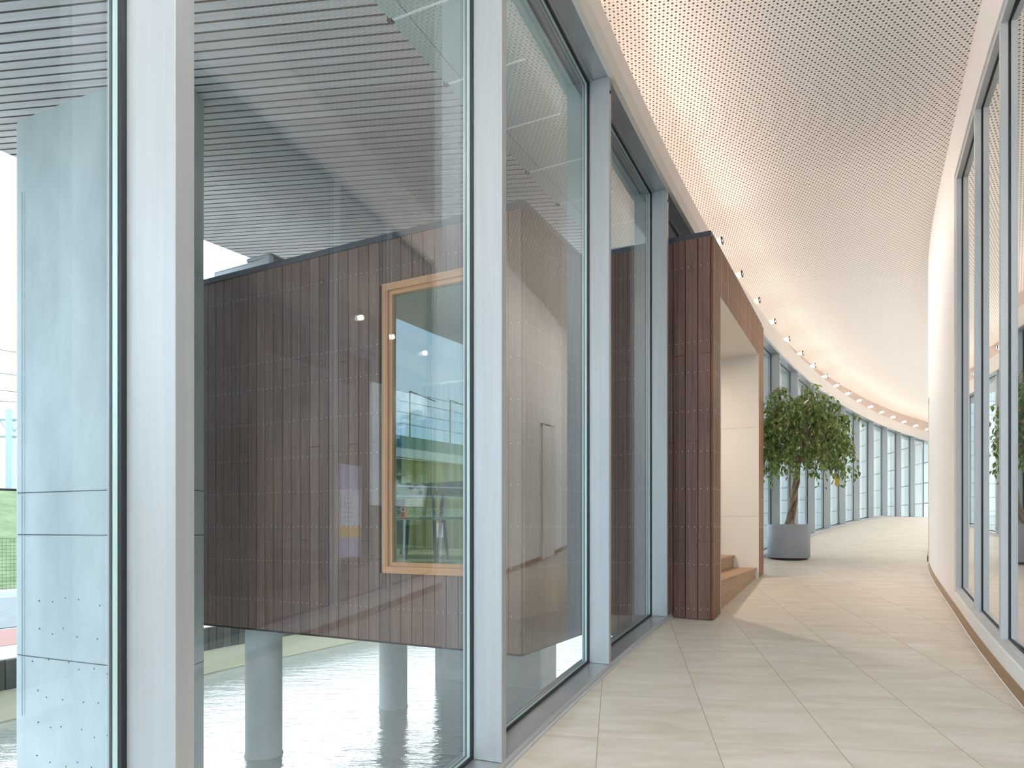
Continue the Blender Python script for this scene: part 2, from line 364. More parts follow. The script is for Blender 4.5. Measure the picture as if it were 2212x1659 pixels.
def leaf_material(name, c0, c1):
    m = mat(name, c0, 0.35); t = m.node_tree; b = bsdf(m)
    a = N(t, 'ShaderNodeTexCoord'); n = N(t, 'ShaderNodeTexNoise', i_Scale=14.0, i_Detail=1.0); t.links.new(a.outputs['Object'], n.inputs['Vector'])
    r = N(t, 'ShaderNodeValToRGB'); e = r.color_ramp.elements; e[0].position = 0.35; e[0].color = (*c0, 1); e[1].position = 0.68; e[1].color = (*c1, 1)
    t.links.new(n.outputs['Fac'], r.inputs[0]); t.links.new(r.outputs[0], b.inputs['Base Color'])
    tl = N(t, 'ShaderNodeBsdfTranslucent'); t.links.new(r.outputs[0], tl.inputs[0])
    mx = N(t, 'ShaderNodeMixShader', i_0=0.3); o = [x for x in t.nodes if x.type == 'OUTPUT_MATERIAL'][0]
    t.links.new(b.outputs[0], mx.inputs[1]); t.links.new(tl.outputs[0], mx.inputs[2]); t.links.new(mx.outputs[0], o.inputs[0])
    return m
M['leaf'] = leaf_material('fig_leaf', (0.06, 0.155, 0.03), (0.30, 0.38, 0.11))
M['leafy'] = mat('yellowed_leaf', (0.60, 0.42, 0.04), 0.5)

# ---------------------------------------------------------------- the curved plan
DS = 0.05
def heading(s):
    if s < 0: return 0.37082 + 0.01982 * s
    s2 = min(s, 30.0)
    return 0.37082 + 0.01982 * s2 - 0.00039 * s2 ** 2 + 0.0000108 * s2 ** 3
FW = [(-0.67433, 1.4525)]; BK = [(-0.67433, 1.4525)]
for i in range(int(34 / DS)):
    t_ = heading(i * DS + DS / 2); FW.append((FW[-1][0] + math.sin(t_) * DS, FW[-1][1] + math.cos(t_) * DS))
for i in range(int(14 / DS)):
    t_ = heading(-i * DS - DS / 2); BK.append((BK[-1][0] - math.sin(t_) * DS, BK[-1][1] - math.cos(t_) * DS))
def P(s, d=0.0):
    """plan point: s metres along the room face of the glazing, d metres into the corridor (negative: outside)"""
    A = FW if s >= 0 else BK; f = abs(s) / DS; i = min(int(f), len(A) - 2); f -= i
    x = A[i][0] * (1 - f) + A[i + 1][0] * f; y = A[i][1] * (1 - f) + A[i + 1][1] * f
    h = heading(s)
    return (x + math.cos(h) * d, y - math.sin(h) * d)
def width(s):
    t = min(1.0, max(0.0, (s - 6.0) / 5.0)); t = t * t * (3 - 2 * t)
    return 2.31 - 0.11 * t
def fz(x, y):
    return min(max(-1.30 + 0.075 * (0.151 * x + 0.9885 * y), -1.75), 0.31)
def smul(k): return k * 1.71822 - 0.01586 * k * (k - 1) / 2.0
def srange(a, b, st):
    n = max(1, int(round((b - a) / st))); return [a + (b - a) * i / n for i in range(n + 1)]
def sweep(mb, ss, prof, mi=0, closed=False, uv=False):
    """prof: list of (d, z) with d number/func(s), z number or func(s,x,y)"""
    def pt(s, q):
        d = q[0](s) if callable(q[0]) else q[0]; x, y = P(s, d)
        z = q[1](s, x, y) if callable(q[1]) else q[1]
        return (x, y, z)
    rows = [[pt(s, q) for q in prof] for s in ss]
    n = len(prof); rng = range(n) if closed else range(n - 1)
    for a in range(len(ss) - 1):
        for k in rng:
            j = (k + 1) % n
            mb.face([rows[a][k], rows[a][j], rows[a+1][j], rows[a+1][k]], mi,
                    [(ss[a], k * .1), (ss[a], (k+1) * .1), (ss[a+1], (k+1) * .1), (ss[a+1], k * .1)] if uv else None)
fl = lambda dz: (lambda s, x, y: fz(*P(s, 0.0)) + dz)           # sill heights follow the ramp along the glazing
fr_ = lambda dz: (lambda s, x, y: fz(x, y) + dz)
S0, S1 = -8.0, 30.0
ZL, ZF, ZC, ZS, ZW, ZG = 3.0, 3.29, 3.80, 4.15, -2.5, -1.8

# ---------------------------------------------------------------- floor, ceiling
mb = MB(); sweep(mb, srange(S0, S1, 0.25), [(-0.26, fr_(0)), (0.6, fr_(0)), (1.3, fr_(0)), (lambda s: width(s) + 0.02, fr_(0)), (lambda s: width(s) + 2.9, fr_(0))])
sweep(mb, srange(S0, S1, 0.5), [(-0.26, fr_(0)), (-0.26, fr_(-0.35)), (lambda s: width(s) + 2.9, fr_(-0.35))])
tag(mb.build('floor', M['floor']), 'pale beige stone tile floor ramping gently up along the corridor', 'floor', kind='structure')
mb = MB(); sweep(mb, srange(S0, S1, 0.25), [(lambda s: width(s) + 2.9, ZC), (lambda s: width(s) + 0.05, ZC), (1.0, ZC), (-0.42, ZC)])
tag(mb.build('ceiling', M['ceiling']), 'white perforated plasterboard ceiling with large and small round holes', 'ceiling', kind='structure')

# ---------------------------------------------------------------- lintel / fascia / upper wall on the glazing side
mb = MB()
ss = srange(S0, S1, 0.25)
sweep(mb, ss, [(-0.24, ZL + 0.0), (-0.115, ZL + 0.0), (-0.115, ZL + 0.012), (-0.005, ZL + 0.012)])
tag(mb.build('trim_1', M['alu_dark']), 'grey metal soffit plates over the glazing, running to the curved fascia', 'soffit', kind='structure')
mb = MB()
sweep(mb, ss, [(-0.005, ZL + 0.012), (-0.005, ZL), (0.03, ZL), (0.048, ZL + 0.09), (0.030, ZF), (-0.38, ZF)])
fa = mb.build('trim_2', M['fascia'])
tag(fa, 'long curved beige fascia beam above the glazing carrying the spotlights', 'fascia', kind='structure')
mb = MB()                                                # butt joints of the fascia sheets
for k in range(-4, 18):
    s = smul(k) + 0.35 if k > 0 else k * 1.7 + 0.35
    for (d0, z0), (d1, z1) in (((0.031, ZL), (0.0495, ZL + 0.09)), ((0.0495, ZL + 0.09), (0.0315, ZF))):
        a = P(s, d0); b = P(s + 0.0025, d0); c = P(s + 0.0025, d1); d = P(s, d1)
        mb.face([(*a, z0), (*b, z0), (*c, z1), (*d, z1)])
o = mb.build('joint_line', M['fasciab'], fa)
mb = MB()
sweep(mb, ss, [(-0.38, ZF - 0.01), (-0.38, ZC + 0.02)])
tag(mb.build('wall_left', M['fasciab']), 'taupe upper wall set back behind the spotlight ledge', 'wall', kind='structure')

# sill along the floor
mb = MB()
neck0, neck1 = 5.30, 8.62
for a, b in ((S0, neck0), (neck1, S1)):
    sweep(mb, srange(a, b, 0.2), [(-0.22, fl(-0.30)), (-0.22, fl(0.045)), (-0.004, fl(0.045)), (-0.004, fl(0.040))])
    sweep(mb, srange(a, b, 0.2), [(-0.004, fl(0.040)), (-0.004, fl(-0.02))], 1)
    sweep(mb, srange(a, b, 0.2), [(-0.002, fl(0.012)), (0.012, fl(0.010)), (0.012, fl(-0.05))], 1)
tag(mb.build('baseboard_left', [M['alu_dark'], M['alu_r']]), 'grey metal sill along the foot of the curved glazing', 'sill', kind='structure')

# ---------------------------------------------------------------- glazing bays
ORD = ['first', 'second', 'third', 'fourth', 'fifth', 'sixth', 'seventh', 'eighth', 'ninth', 'tenth', 'eleventh', 'twelfth', 'thirteenth', 'fourteenth', 'fifteenth', 'sixteenth', 'seventeenth', 'eighteenth', 'nineteenth', 'twentieth']
MWID, MDEP = 0.050, 0.138
def zfl(s): return fz(*P(s, 0.0)) + 0.045
win_labels = {
    -1: 'glass bay left of the nearest aluminium post, concrete pier behind it',
    0: 'largest tall glass bay, between the two nearest posts, timber pavilion behind it',
    1: 'second tall glass bay, awning joints and pavilion corner seen through it',
    2: 'narrow tall glass bay just left of the timber portal, dark planks behind it',
    3: 'low strip of glazing between portal roof and the fascia, near half',
    4: 'low strip of glazing between portal roof and the fascia, far half',
}
wn_ = 0
for k in range(-4, 17):
    sa = smul(k) if k >= 0 else k * 1.70
    sb = smul(k + 1) if k >= -1 else (k + 1) * 1.70
    if k + 1 == 0: sb = 0.0
    low = 2.68 if k in (3, 4) else None
    wn_ += 1
    xa, ya = P(sa)
    lab = win_labels.get(k) or ('tall glass bay out of sight behind the viewpoint' if k < -1 else
          'tall narrow glass bay in the far curve, %s beyond the timber portal' % ORD[k - 5])
    W = empty('window_%d' % wn_, (xa, ya, zfl(sa)), lab, 'window', 'tall glazing bays of the curved wall', 'structure')
    h = heading(sa); tx, ty = math.sin(h), math.cos(h); nx, ny = math.cos(h), -math.sin(h)
    # mullion at sa (section MWID x MDEP), room face between s-MWID and s
    if k != 4:
        zb = zfl(sa) - 0.002
        m_ = MB(); m_.obox((xa, ya, zb), (-tx * MWID, -ty * MWID, 0), (-nx * MDEP, -ny * MDEP, 0), (0, 0, ZL + 0.011 - zb))
        mu = m_.build('mullion', M['alu'], W, bevel=0.0015)
        for zz in ((ZL - 0.085,) if k < 5 else (ZL - 0.085, zb + 0.10)):
            c = Vector((xa - tx * MWID * .5, ya - ty * MWID * .5, zz)); b_ = MB()
            b_.cyl(c - Vector((nx, ny, 0)) * 0.003, c + Vector((nx, ny, 0)) * 0.004, 0.012, n=12)
            bo = b_.build('bolt', M['bolt'], mu)
    # gasket channel + glass unit between this post and the next
    ga = Vector((*P(sa + 0.0, -MDEP), 0)); gb = Vector((*P(sb - MWID, -MDEP), 0))
    t = (gb - ga).normalized(); nrm = Vector((t.y, -t.x, 0)); Ln = (gb - ga).length
    z0 = (lambda u: zfl(sa) + (zfl(sb) - zfl(sa)) * u) if low is None else (lambda u: low)
    def gp(u, off, z): return Vector((ga.x + t.x * u - nrm.x * off, ga.y + t.y * u - nrm.y * off, z))
    def ring(name, inset, wid, off0, off1, mm):
        """a picture-frame ring, inset from the opening edge"""
        r = MB()
        def quad(u0, u1, e0, e1):    # e: functions of u giving z
            A = [gp(u0, off0, e0(u0)), gp(u1, off0, e0(u1)), gp(u1, off0, e1(u1)), gp(u0, off0, e1(u0))]
            B = [gp(u0, off1, e0(u0)), gp(u1, off1, e0(u1)), gp(u1, off1, e1(u1)), gp(u0, off1, e1(u0))]
            r.face(A); r.face(B[::-1])
            for i in range(4):
                j = (i + 1) % 4; r.face([A[j], A[i], B[i], B[j]])
        zlo = lambda u: z0(u / Ln) + inset; zlo2 = lambda u: zlo(u) + wid
        zhi = lambda u: ZL - inset; zhi2 = lambda u: ZL - inset - wid
        quad(inset, inset + wid, zlo, zhi); quad(Ln - inset - wid, Ln - inset, zlo, zhi)
        quad(inset + wid, Ln - inset - wid, zlo, zlo2); quad(inset + wid, Ln - inset - wid, zhi2, zhi)
        return r.build(name, mm, W)
    ring('gasket', -0.004, 0.016, 0.000, 0.010, M['black'])
    ring('spacer', -0.002, 0.012, 0.014, 0.028, M['spacer'])
    ring('outer_gasket', -0.004, 0.012, 0.031, 0.040, M['black'])
    # outer cover cap
    ring('outer_frame', -0.030, 0.034, 0.040, 0.050, M['alu'])
    g = MB()
    for o0, o1 in ((0.0105, 0.0195), (0.0285, 0.0300)):
        A = [gp(0.0, o0, z0(0)), gp(Ln, o0, z0(1)), gp(Ln, o0, ZL), gp(0.0, o0, ZL)]
        if o0 < 0.02: g.face(A)
        else: g.face([gp(0.0, o1, z0(0)), gp(Ln, o1, z0(1)), gp(Ln, o1, ZL), gp(0.0, o1, ZL)])
    g.build('glass_pane', M['glass'] if k < 3 else M['glass_far'], W)

# ---------------------------------------------------------------- right wall: white plaster with a glazed screen
def s_at_dir(q, rec=0.0):
    lo, hi = -2.0, 9.0
    for _ in range(50):
        mid = (lo + hi) / 2; x, y = P(mid, width(mid) + rec)
        if y < 0.05 or x / y > q: lo = mid
        else: hi = mid
    return (lo + hi) / 2
RD = 0.014
sR = s_at_dir((2061 - CX) / F)      # far jamb of the opening
sL = 0.05                           # near jamb (out of frame)
posts = [s_at_dir((2105 - CX) / F, RD), s_at_dir((2160 - CX) / F, RD)]
HZ, SZ = 3.29, 0.18
# sD: a flush door further along
sD0, sD1 = 9.9, 10.85
wd = lambda e: (lambda s: width(s) + e)
def wallseg(mb, a, b, z0, z1):
    sweep(mb, srange(a, b, 0.2), [(wd(0), z1), (wd(0), z0)])
mb = MB()
zc = lambda s, x, y: ZC + 0.02
wallseg(mb, S0, sL, fr_(-0.1), zc); wallseg(mb, sR, sD0, fr_(-0.1), zc); wallseg(mb, sD1, S1, fr_(-0.1), zc)
wallseg(mb, sL, sR, lambda s, x, y: HZ, zc); wallseg(mb, sL, sR, fr_(-0.1), fr_(SZ))
wallseg(mb, sD0, sD1, lambda s, x, y: fz(x, y) + 2.32, zc)
# reveals of the opening
sweep(mb, srange(sL, sR, 0.2), [(wd(0), fr_(SZ)), (wd(0.16), fr_(SZ))]); sweep(mb, srange(sL, sR, 0.2), [(wd(0.16), HZ), (wd(0), HZ)])
for s in (sL, sR):
    a = P(s, width(s)); b = P(s, width(s) + 0.16); mb.face([(*a, fz(*a) + SZ), (*b, fz(*b) + SZ), (*b, HZ), (*a, HZ)])
# door reveal
for s in (sD0, sD1):
    a = P(s, width(s)); b = P(s, width(s) + 0.1); mb.face([(*a, fz(*a) - .1), (*b, fz(*b) - .1), (*b, fz(*b) + 2.32), (*a, fz(*a) + 2.32)])
sweep(mb, srange(sD0, sD1, 0.2), [(wd(0.1), lambda s, x, y: fz(x, y) + 2.32), (wd(0), lambda s, x, y: fz(x, y) + 2.32)])
# outer skin so the wall has thickness
sweep(mb, srange(sR, S1, 0.3), [(wd(0.16), fr_(-0.1)), (wd(0.16), ZC + .02)])
sweep(mb, srange(S0, sL, 0.3), [(wd(0.16), fr_(-0.1)), (wd(0.16), ZC + .02)])
tag(mb.build('wall_right', M['white']), 'smooth white wall curving along the right of the corridor', 'wall', kind='structure')
mb = MB()
for a, b in ((S0, sD0), (sD1, S1)):
    sweep(mb, srange(a, b, 0.15), [(wd(0.0), fr_(0.080)), (wd(-0.011), fr_(0.080)), (wd(-0.012), fr_(0.076)), (wd(-0.012), fr_(-0.02))], 0, uv=True)
    sweep(mb, srange(a, b, 0.15), [(wd(-0.0125), fr_(0.006)), (wd(-0.017), fr_(0.0015))], 1)
tag(mb.build('baseboard_right', [M['base_wood'], M['coping']]), 'narrow oak baseboard along the foot of the white wall', 'baseboard', kind='structure')
# screen frames
def post(mb, s0, s1, e0, e1, z0, z1):
    a = P(s0, width(s0) + e0); b = P(s1, width(s1) + e0); c = P(s1, width(s1) + e1); d = P(s0, width(s0) + e1)
    lo = [(*p, z0(*p) if callable(z0) else z0) for p in (a, b, c, d)]; hi = [(*p, z1) for p in (a, b, c, d)]
    for i in range(4):
        j = (i + 1) % 4; mb.face([lo[i], lo[j], hi[j], hi[i]])
    mb.face(hi)
edges = [sL] + sorted(posts) + [sR]
rl = ['glazed screen pane nearest the viewpoint at the right edge of the picture', 'middle glazed screen pane in the white right wall', 'farthest and narrowest glazed screen pane in the white right wall']
zs = lambda x, y: fz(x, y) + SZ
for i in range(3):
    a, b = edges[i], edges[i + 1]; wn_ += 1
    W = empty('window_%d' % wn_, (*P(a, width(a)), fz(*P(a, width(a))) + SZ), rl[i], 'window', 'panes of the glazed screen on the right', 'structure')
    f = MB(); FWD = 0.045
    aa = a + (0.0 if i == 0 else 0.022); bb = b - (0.0 if i == 2 else 0.022)
    aa_, bb_ = (a, b)
    post(f, aa_, aa_ + (FWD if i == 0 else FWD / 2 + .005), RD, RD + 0.075, zs, HZ); post(f, bb_ - (FWD if i == 2 else FWD / 2 + .005), bb_, RD, RD + 0.075, zs, HZ)
    for zlo, zhi in ((lambda s, x, y: fz(x, y) + SZ, lambda s, x, y: fz(x, y) + SZ + FWD), (lambda s, x, y: HZ - FWD, lambda s, x, y: HZ)):
        sweep(f, srange(aa_, bb_, 0.3), [(wd(RD), zlo), (wd(RD), zhi), (wd(RD + .075), zhi), (wd(RD + .075), zlo)], closed=True)
    f.build('frame', M['alu_r'], W)
    r = MB(); g0, g1 = aa_ + FWD * (1 if i == 0 else .6), bb_ - FWD * (1 if i == 2 else .6)
    for q0, q1 in ((g0, g0 + .012), (g1 - .012, g1)): post(r, q0, q1, RD + .040, RD + .052, lambda x, y: zs(x, y) + FWD, HZ - FWD)
    for zlo, zhi in ((lambda s, x, y: fz(x, y) + SZ + FWD, lambda s, x, y: fz(x, y) + SZ + FWD + .010), (lambda s, x, y: HZ - FWD - .010, lambda s, x, y: HZ - FWD)):
        sweep(r, srange(g0, g1, 0.3), [(wd(RD + .040), zlo), (wd(RD + .040), zhi), (wd(RD + .052), zhi), (wd(RD + .052), zlo)], closed=True)
    r.build('gasket', M['black'], W)
    g = MB()
    for off in (RD + .046, RD + .066):
        p, q = P(g0, width(g0) + off), P(g1, width(g1) + off)
        A = [(*p, zs(*p) + FWD), (*q, zs(*q) + FWD), (*q, HZ - FWD), (*p, HZ - FWD)]
        g.face(A if off > RD + .05 else A[::-1])
    g.build('glass_pane', M['glass_r'], W)
# back room behind the screen
mb = MB(); sweep(mb, srange(-2.5, 6.8, 0.5), [(wd(2.8), fr_(-0.1)), (wd(2.8), ZC + .02)])
for s in (-2.5, 6.8):
    a, b = P(s, width(s) + 0.16), P(s, width(s) + 2.85); mb.face([(*a, fz(*a) - .1), (*b, fz(*b) - .1), (*b, ZC + .02), (*a, ZC + .02)])
tag(mb.build('wall_back_room', M['room_dark']), 'dim brown wall of the room behind the right-hand glass', 'wall', kind='structure')
# flush white door
x, y = P(sD0, width(sD0))
D = empty('door_1', (x, y, fz(x, y)), 'flush white door with a dark shadow slit in the curved right wall', 'door', kind='structure')
d_ = MB(); sweep(d_, srange(sD0 + 0.10, sD1, 0.2), [(wd(0.012), fr_(0.01)), (wd(0.012), lambda s, x, y: fz(x, y) + 2.30), (wd(0.05), lambda s, x, y: fz(x, y) + 2.30), (wd(0.05), fr_(0.01))], closed=True)
d_.build('leaf', M['white'], D)
d_ = MB(); sweep(d_, srange(sD0, sD1, 0.2), [(wd(0.09), fr_(0.0)), (wd(0.09), lambda s, x, y: fz(x, y) + 2.32)]); d_.build('recess', M['black'], D)
# wall ends of the corridor
for s, nm, lb in ((S0, 'wall_back', 'white end wall behind the viewpoint'), (S1, 'wall_far', 'white end wall beyond the curve of the corridor')):
    e = MB(); a, b = P(s, -0.3), P(s, width(s) + 2.9)
    if s < 0:    # with a wide opening to daylight
        A, B = Vector(a), Vector(b); f = lambda u: A.lerp(B, u)
        for u0, u1, z0, z1 in ((0, .03, -1.9, ZC), (.42, 1, -1.9, ZC), (.03, .42, 3.2, ZC)):
            p, q = f(u0), f(u1); e.face([(*p, z0), (*q, z0), (*q, z1 + .02), (*p, z1 + .02)])
    else: e.face([(*a, -1), (*b, -1), (*b, ZC + .02), (*a, ZC + .02)])
    tag(e.build(nm, M['white']), lb, 'wall', kind='structure')

# ---------------------------------------------------------------- spotlights on the ledge
def spot(s, first):
    x, y = P(s, -0.075); h = heading(s); n = Vector((math.cos(h), -math.sin(h), 0)); up = Vector((0, 0, 1))
    c = Vector((x, y, ZF + 0.095)); ax = (n + up * 0.12).normalized()
    T = empty('spotlight', (x, y, ZF))
    b = MB(); b.lathe(c, [(0.0, 0.0), (0.022, 0.0), (0.030, 0.006), (0.036, 0.05), (0.044, 0.105), (0.046, 0.118)], 20, axis=ax); b.build('body', M['lampwhite'], T, smooth=True)
    b = MB(); b.lathe(c, [(0.0465, 0.116), (0.0475, 0.122), (0.0475, 0.130), (0.040, 0.131), (0.040, 0.118)], 20, axis=ax); b.build('front_ring', M['bolt'], T, smooth=True)
    b = MB(); b.lathe(c, [(0.0, 0.121), (0.040, 0.121)], 20, axis=ax); b.build('lens', M['lens'], T)
    b = MB(); b.cyl((x, y, ZF), c + Vector((0, 0, -0.02)), 0.009, n=10); b.cyl((x, y, ZF), (x, y, ZF + 0.012), 0.03, n=14); b.build('bracket', M['lampwhite'], T)
    ld = bpy.data.lights.new('lamp_beam', 'SPOT'); ld.energy = SPOT_W; ld.color = (1.0, 0.88, 0.80); ld.spot_size = math.radians(125); ld.spot_blend = 1.0; ld.shadow_soft_size = 0.045
    lo = bpy.data.objects.new('lamp_beam', ld); COL.objects.link(lo); lo.parent = T
    lo.location = (c + ax * 0.145) - Vector((x, y, ZF))
    aim = (n - up * 0.75).normalized(); lo.rotation_euler = aim.to_track_quat('-Z', 'Y').to_euler()
    return T
def s_of_spot(px):      # ledge spot under a given picture column (nearest to the recorded positions)
    lo, hi = 3.0, 29.0
    for _ in range(50):
        m = (lo + hi) / 2; x, y = P(m, 0.0)
        if CX + F * x / y < px: lo = m
        else: hi = m
    return (lo + hi) / 2
sA, sB = s_of_spot(1551), s_of_spot(1954)
for i in range(0, 17):
    s = sA + (sB - sA) / 14.0 * i
    if s > 29 or s < S0 + .5: continue
    T = spot(s, i)
    if 0 <= i <= 14: lab = 'small white cone spotlight on the fascia ledge, %s along from the timber portal' % ORD[i]
    else: lab = 'small white cone spotlight on the fascia ledge, hidden from the viewpoint'
    tag(T, lab, 'spotlight', 'spotlights along the curved fascia ledge')

# unseen linear lights added on the ledge to brighten the ceiling
ci = 0
for k in range(-3, 16):
    s0_, s1_ = k * 1.9 + .1, k * 1.9 + 1.9
    sm = (s0_ + s1_) / 2; x, y = P(sm, -0.20); h = heading(sm); t = Vector((math.sin(h), math.cos(h), 0)); n = Vector((math.cos(h), -math.sin(h), 0))
    T = empty('cove_fill', (x, y, ZF), 'linear fill light added on the ledge, hidden behind the fascia', 'added fill light', 'added fill lights behind the fascia')
    b = MB(); b.obox(Vector((x, y, ZF)) - t * .88 - n * .03, t * 1.76, n * .05, (0, 0, .03)); b.build('housing', M['lampwhite'], T)
    ld = bpy.data.lights.new('fill_strip', 'AREA'); ld.shape = 'RECTANGLE'; ld.size = 1.74; ld.size_y = .04; ld.energy = COVE_FILL_W * (1.0 if k < 4 else 0.62); ld.color = (1.0, .86, .78); ld.spread = PI
    lo = bpy.data.objects.new('fill_strip', ld); COL.objects.link(lo); lo.parent = T; lo.location = (0, 0, .05)
    aim = (n - Vector((0, 0, 1)) * .40).normalized(); X_ = t; Y_ = (-aim).cross(X_)
    lo.rotation_euler = Matrix((X_, Y_, -aim)).transposed().to_euler()

# ---------------------------------------------------------------- timber pavilion
e1 = Vector((-0.885, 0.466)).normalized()      # outward
e2 = Vector((0.466, 0.885)).normalized()       # along the portal front
P0 = Vector((1.775, 6.10)); P1 = P0 + e1 * 1.245; C0 = P1 - e2 * 1.26
LEN = 4.6; DEP = 1.26 + 3.20; WP = 3.20
ZT, ZB = 2.60, -1.03
rows = [2.35, 1.67, 1.40, 1.05, 0.69, 0.35, 0.01, -0.33, -0.73]
PAV = empty('timber_pavilion', (C0.x, C0.y, ZB), 'dark plank-clad pavilion box standing on pillars in the pond, its portal entering the corridor', 'pavilion')
bi = [0]
def clad(name, o, d, ln, z0, z1, material, parent=PAV, hole=None, nb=0.122, out=None, zf=None, seed=1):
    """vertical boards along d from o; out = outward normal; hole=(u0,u1,zlo,zhi)"""
    rnd = random.Random(seed); b = MB(); d = Vector((*d, 0)); nrm = Vector((*out, 0)); o = Vector((*o, 0))
    n = max(1, round(ln / nb)); w_ = ln / n; th = 0.02; gap = 0.007
    for i in range(n):
        u0, u1 = i * w_ + gap / 2, (i + 1) * w_ - gap / 2; bi[0] += 1
        zb = z0 if zf is None else zf((o + d * (u0 + u1) / 2).x, (o + d * (u0 + u1) / 2).y)
        cuts = [zb] + ([-0.12, 1.56] if i % 2 == (seed % 2) else [0.78]) + [z1]
        if cuts[1] < zb + .1: cuts.pop(1)
        spans = [(p, q) for p, q in zip(cuts, cuts[1:])]
        if hole and u1 > hole[0] + .01 and u0 < hole[1] - .01:
            sp2 = []
            for p, q in spans:
                if q <= hole[2] or p >= hole[3]: sp2.append((p, q)); continue
                if p < hole[2]: sp2.append((p, hole[2]))
                if q > hole[3]: sp2.append((hole[3], q))
            spans = sp2
        for p, q in spans:
            if q - p < 0.02: continue
            k = bi[0] * 10.0
            A = o + d * u0 + Vector((0, 0, p + 0.0015))
            b.obox(A, d * (u1 - u0), nrm * th, (0, 0, q - p - 0.003), 0, uvf=lambda P_, A=A, k=k: (P_.z + k * 0.37, k + (P_ - A).dot(d)))
        for z in rows:
            if z < zb + .05 or z > z1 - .05: continue
            if hole and u1 > hole[0] + .01 and u0 < hole[1] - .01 and hole[2] - .03 < z < hole[3] + .03: continue
            for uu in (u0 + 0.024, u1 - 0.024):
                c = o + d * uu + nrm * (th) + Vector((0, 0, z + rnd.uniform(-.004, .004)))
                b.cyl(c - nrm * 0.002, c + nrm * 0.0012, 0.0036, n=6, mi=1)
    return b.build(name, [material, M['nail']], parent)
def slab(name, pts, z0, z1, m_, parent=PAV, mi=0):
    b = MB(); b.prism([(p.x, p.y) for p in pts], z0, z1); return b.build(name, m_, parent)
# long wall towards the pond (window between v=0.30 and 1.405)
HOLE = (0.30, 1.405, -0.41, 2.20)
n1 = -e2
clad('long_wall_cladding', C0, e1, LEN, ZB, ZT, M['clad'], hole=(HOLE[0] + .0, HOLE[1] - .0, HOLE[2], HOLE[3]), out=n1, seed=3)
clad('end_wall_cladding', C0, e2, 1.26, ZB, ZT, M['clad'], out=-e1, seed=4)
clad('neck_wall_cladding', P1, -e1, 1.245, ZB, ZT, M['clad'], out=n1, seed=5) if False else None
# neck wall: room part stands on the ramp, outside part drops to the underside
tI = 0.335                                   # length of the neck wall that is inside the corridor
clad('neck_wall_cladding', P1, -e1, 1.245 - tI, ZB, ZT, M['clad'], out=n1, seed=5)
clad('portal_side_cladding', P0 + e1 * tI, -e1, tI, 0, ZT, M['clad'], out=n1, zf=lambda x, y: fz(x, y) + .003, seed=6, nb=0.1117)
# portal front
OP = (3 * WP / 29, 25 * WP / 29, 2.16)
clad('portal_front_cladding', P0, e2, WP, 0, ZT, M['clad_warm_lit'], hole=(OP[0], OP[1], -3, OP[2]), out=-e1, zf=lambda x, y: fz(x, y) + .003, seed=8, nb=0.11)
clad('portal_far_cladding', P0 + e2 * WP, e1, 0.9, 0, ZT, M['clad_warm_lit'], out=e2, zf=lambda x, y: fz(x, y) + .003, seed=9, nb=0.11)
# backing walls (dark) just behind the boards, with the openings
def backing(name, o, d, ln, z0, z1, inn, hole=None, m_=None, off=0.004, th=0.10):
    b = MB(); d3 = Vector((*d, 0)); i3 = Vector((*inn, 0)); o3 = Vector((*o, 0)) + i3 * off
    def bx(u0, u1, a, c):
        b.obox(o3 + d3 * u0 + Vector((0, 0, a)), d3 * (u1 - u0), i3 * th, (0, 0, c - a))
    if hole:
        bx(0, hole[0], z0, z1); bx(hole[1], ln, z0, z1); bx(hole[0], hole[1], hole[3], z1)
        if hole[2] > z0: bx(hole[0], hole[1], z0, hole[2])
    else: bx(0, ln, z0, z1)
    return b.build(name, m_ or M['shadow_gap'], PAV)
backing('long_wall_core', C0, e1, LEN, ZB, ZT, e2, HOLE)
backing('end_wall_core', C0, e2, 1.26, ZB, ZT, e1)
backing('neck_wall_core', P1, -e1, 1.245, ZB + .2, ZT, e2)
backing('portal_core', P0, e2, WP, -0.9, ZT, e1, (OP[0] - .0, OP[1] + .0, -0.9, OP[2]))
backing('neck_far_core', P0 + e2 * WP, e1, 1.245, -0.9, ZT, -e2)
backing('rear_wall_core', C0 + e2 * DEP + e1 * 0.0, e1, LEN, ZB, ZT, -e2, (0.8, 3.8, -0.3, 2.2), M['white_lam'])
backing('far_end_core', C0 + e1 * LEN, e2, DEP, ZB, ZT, -e1)
# roof, flashing, underside, floor
ft = P0 + e2 * WP
roofpts = [C0 - e2 * .03 - e1 * .03, C0 + e1 * (LEN + .02) - e2 * .03, C0 + e1 * (LEN + .02) + e2 * DEP, P1 + e2 * WP, ft, P0, P1 - e1 * .02]
slab('roof', roofpts[::-1], ZT + 0.001, ZT + 0.055, M['roofm'])
under = [C0 + e1 * .01, C0 + e1 * LEN, C0 + e1 * LEN + e2 * DEP, P1 + e2 * WP, P1]
slab('underside', [p for p in under][::-1], ZB - 0.02, ZB + 0.12, M['shadow_gap'])
floorpts = [C0 + e1 * .1 + e2 * .1, C0 + e1 * (LEN - .1) + e2 * .1, C0 + e1 * (LEN - .1) + e2 * (DEP - .1), P0 + e2 * (WP - .11) + e1 * .5, P0 + e2 * .11 + e1 * .5, P1 + e2 * .11 + e1 * 0.1]
slab('interior_floor', floorpts[::-1], -0.55, -0.346, M['boxfloor'])
slab('interior_ceiling', [p for p in floorpts][::-1], 2.30, 2.36, M['white_lam'])
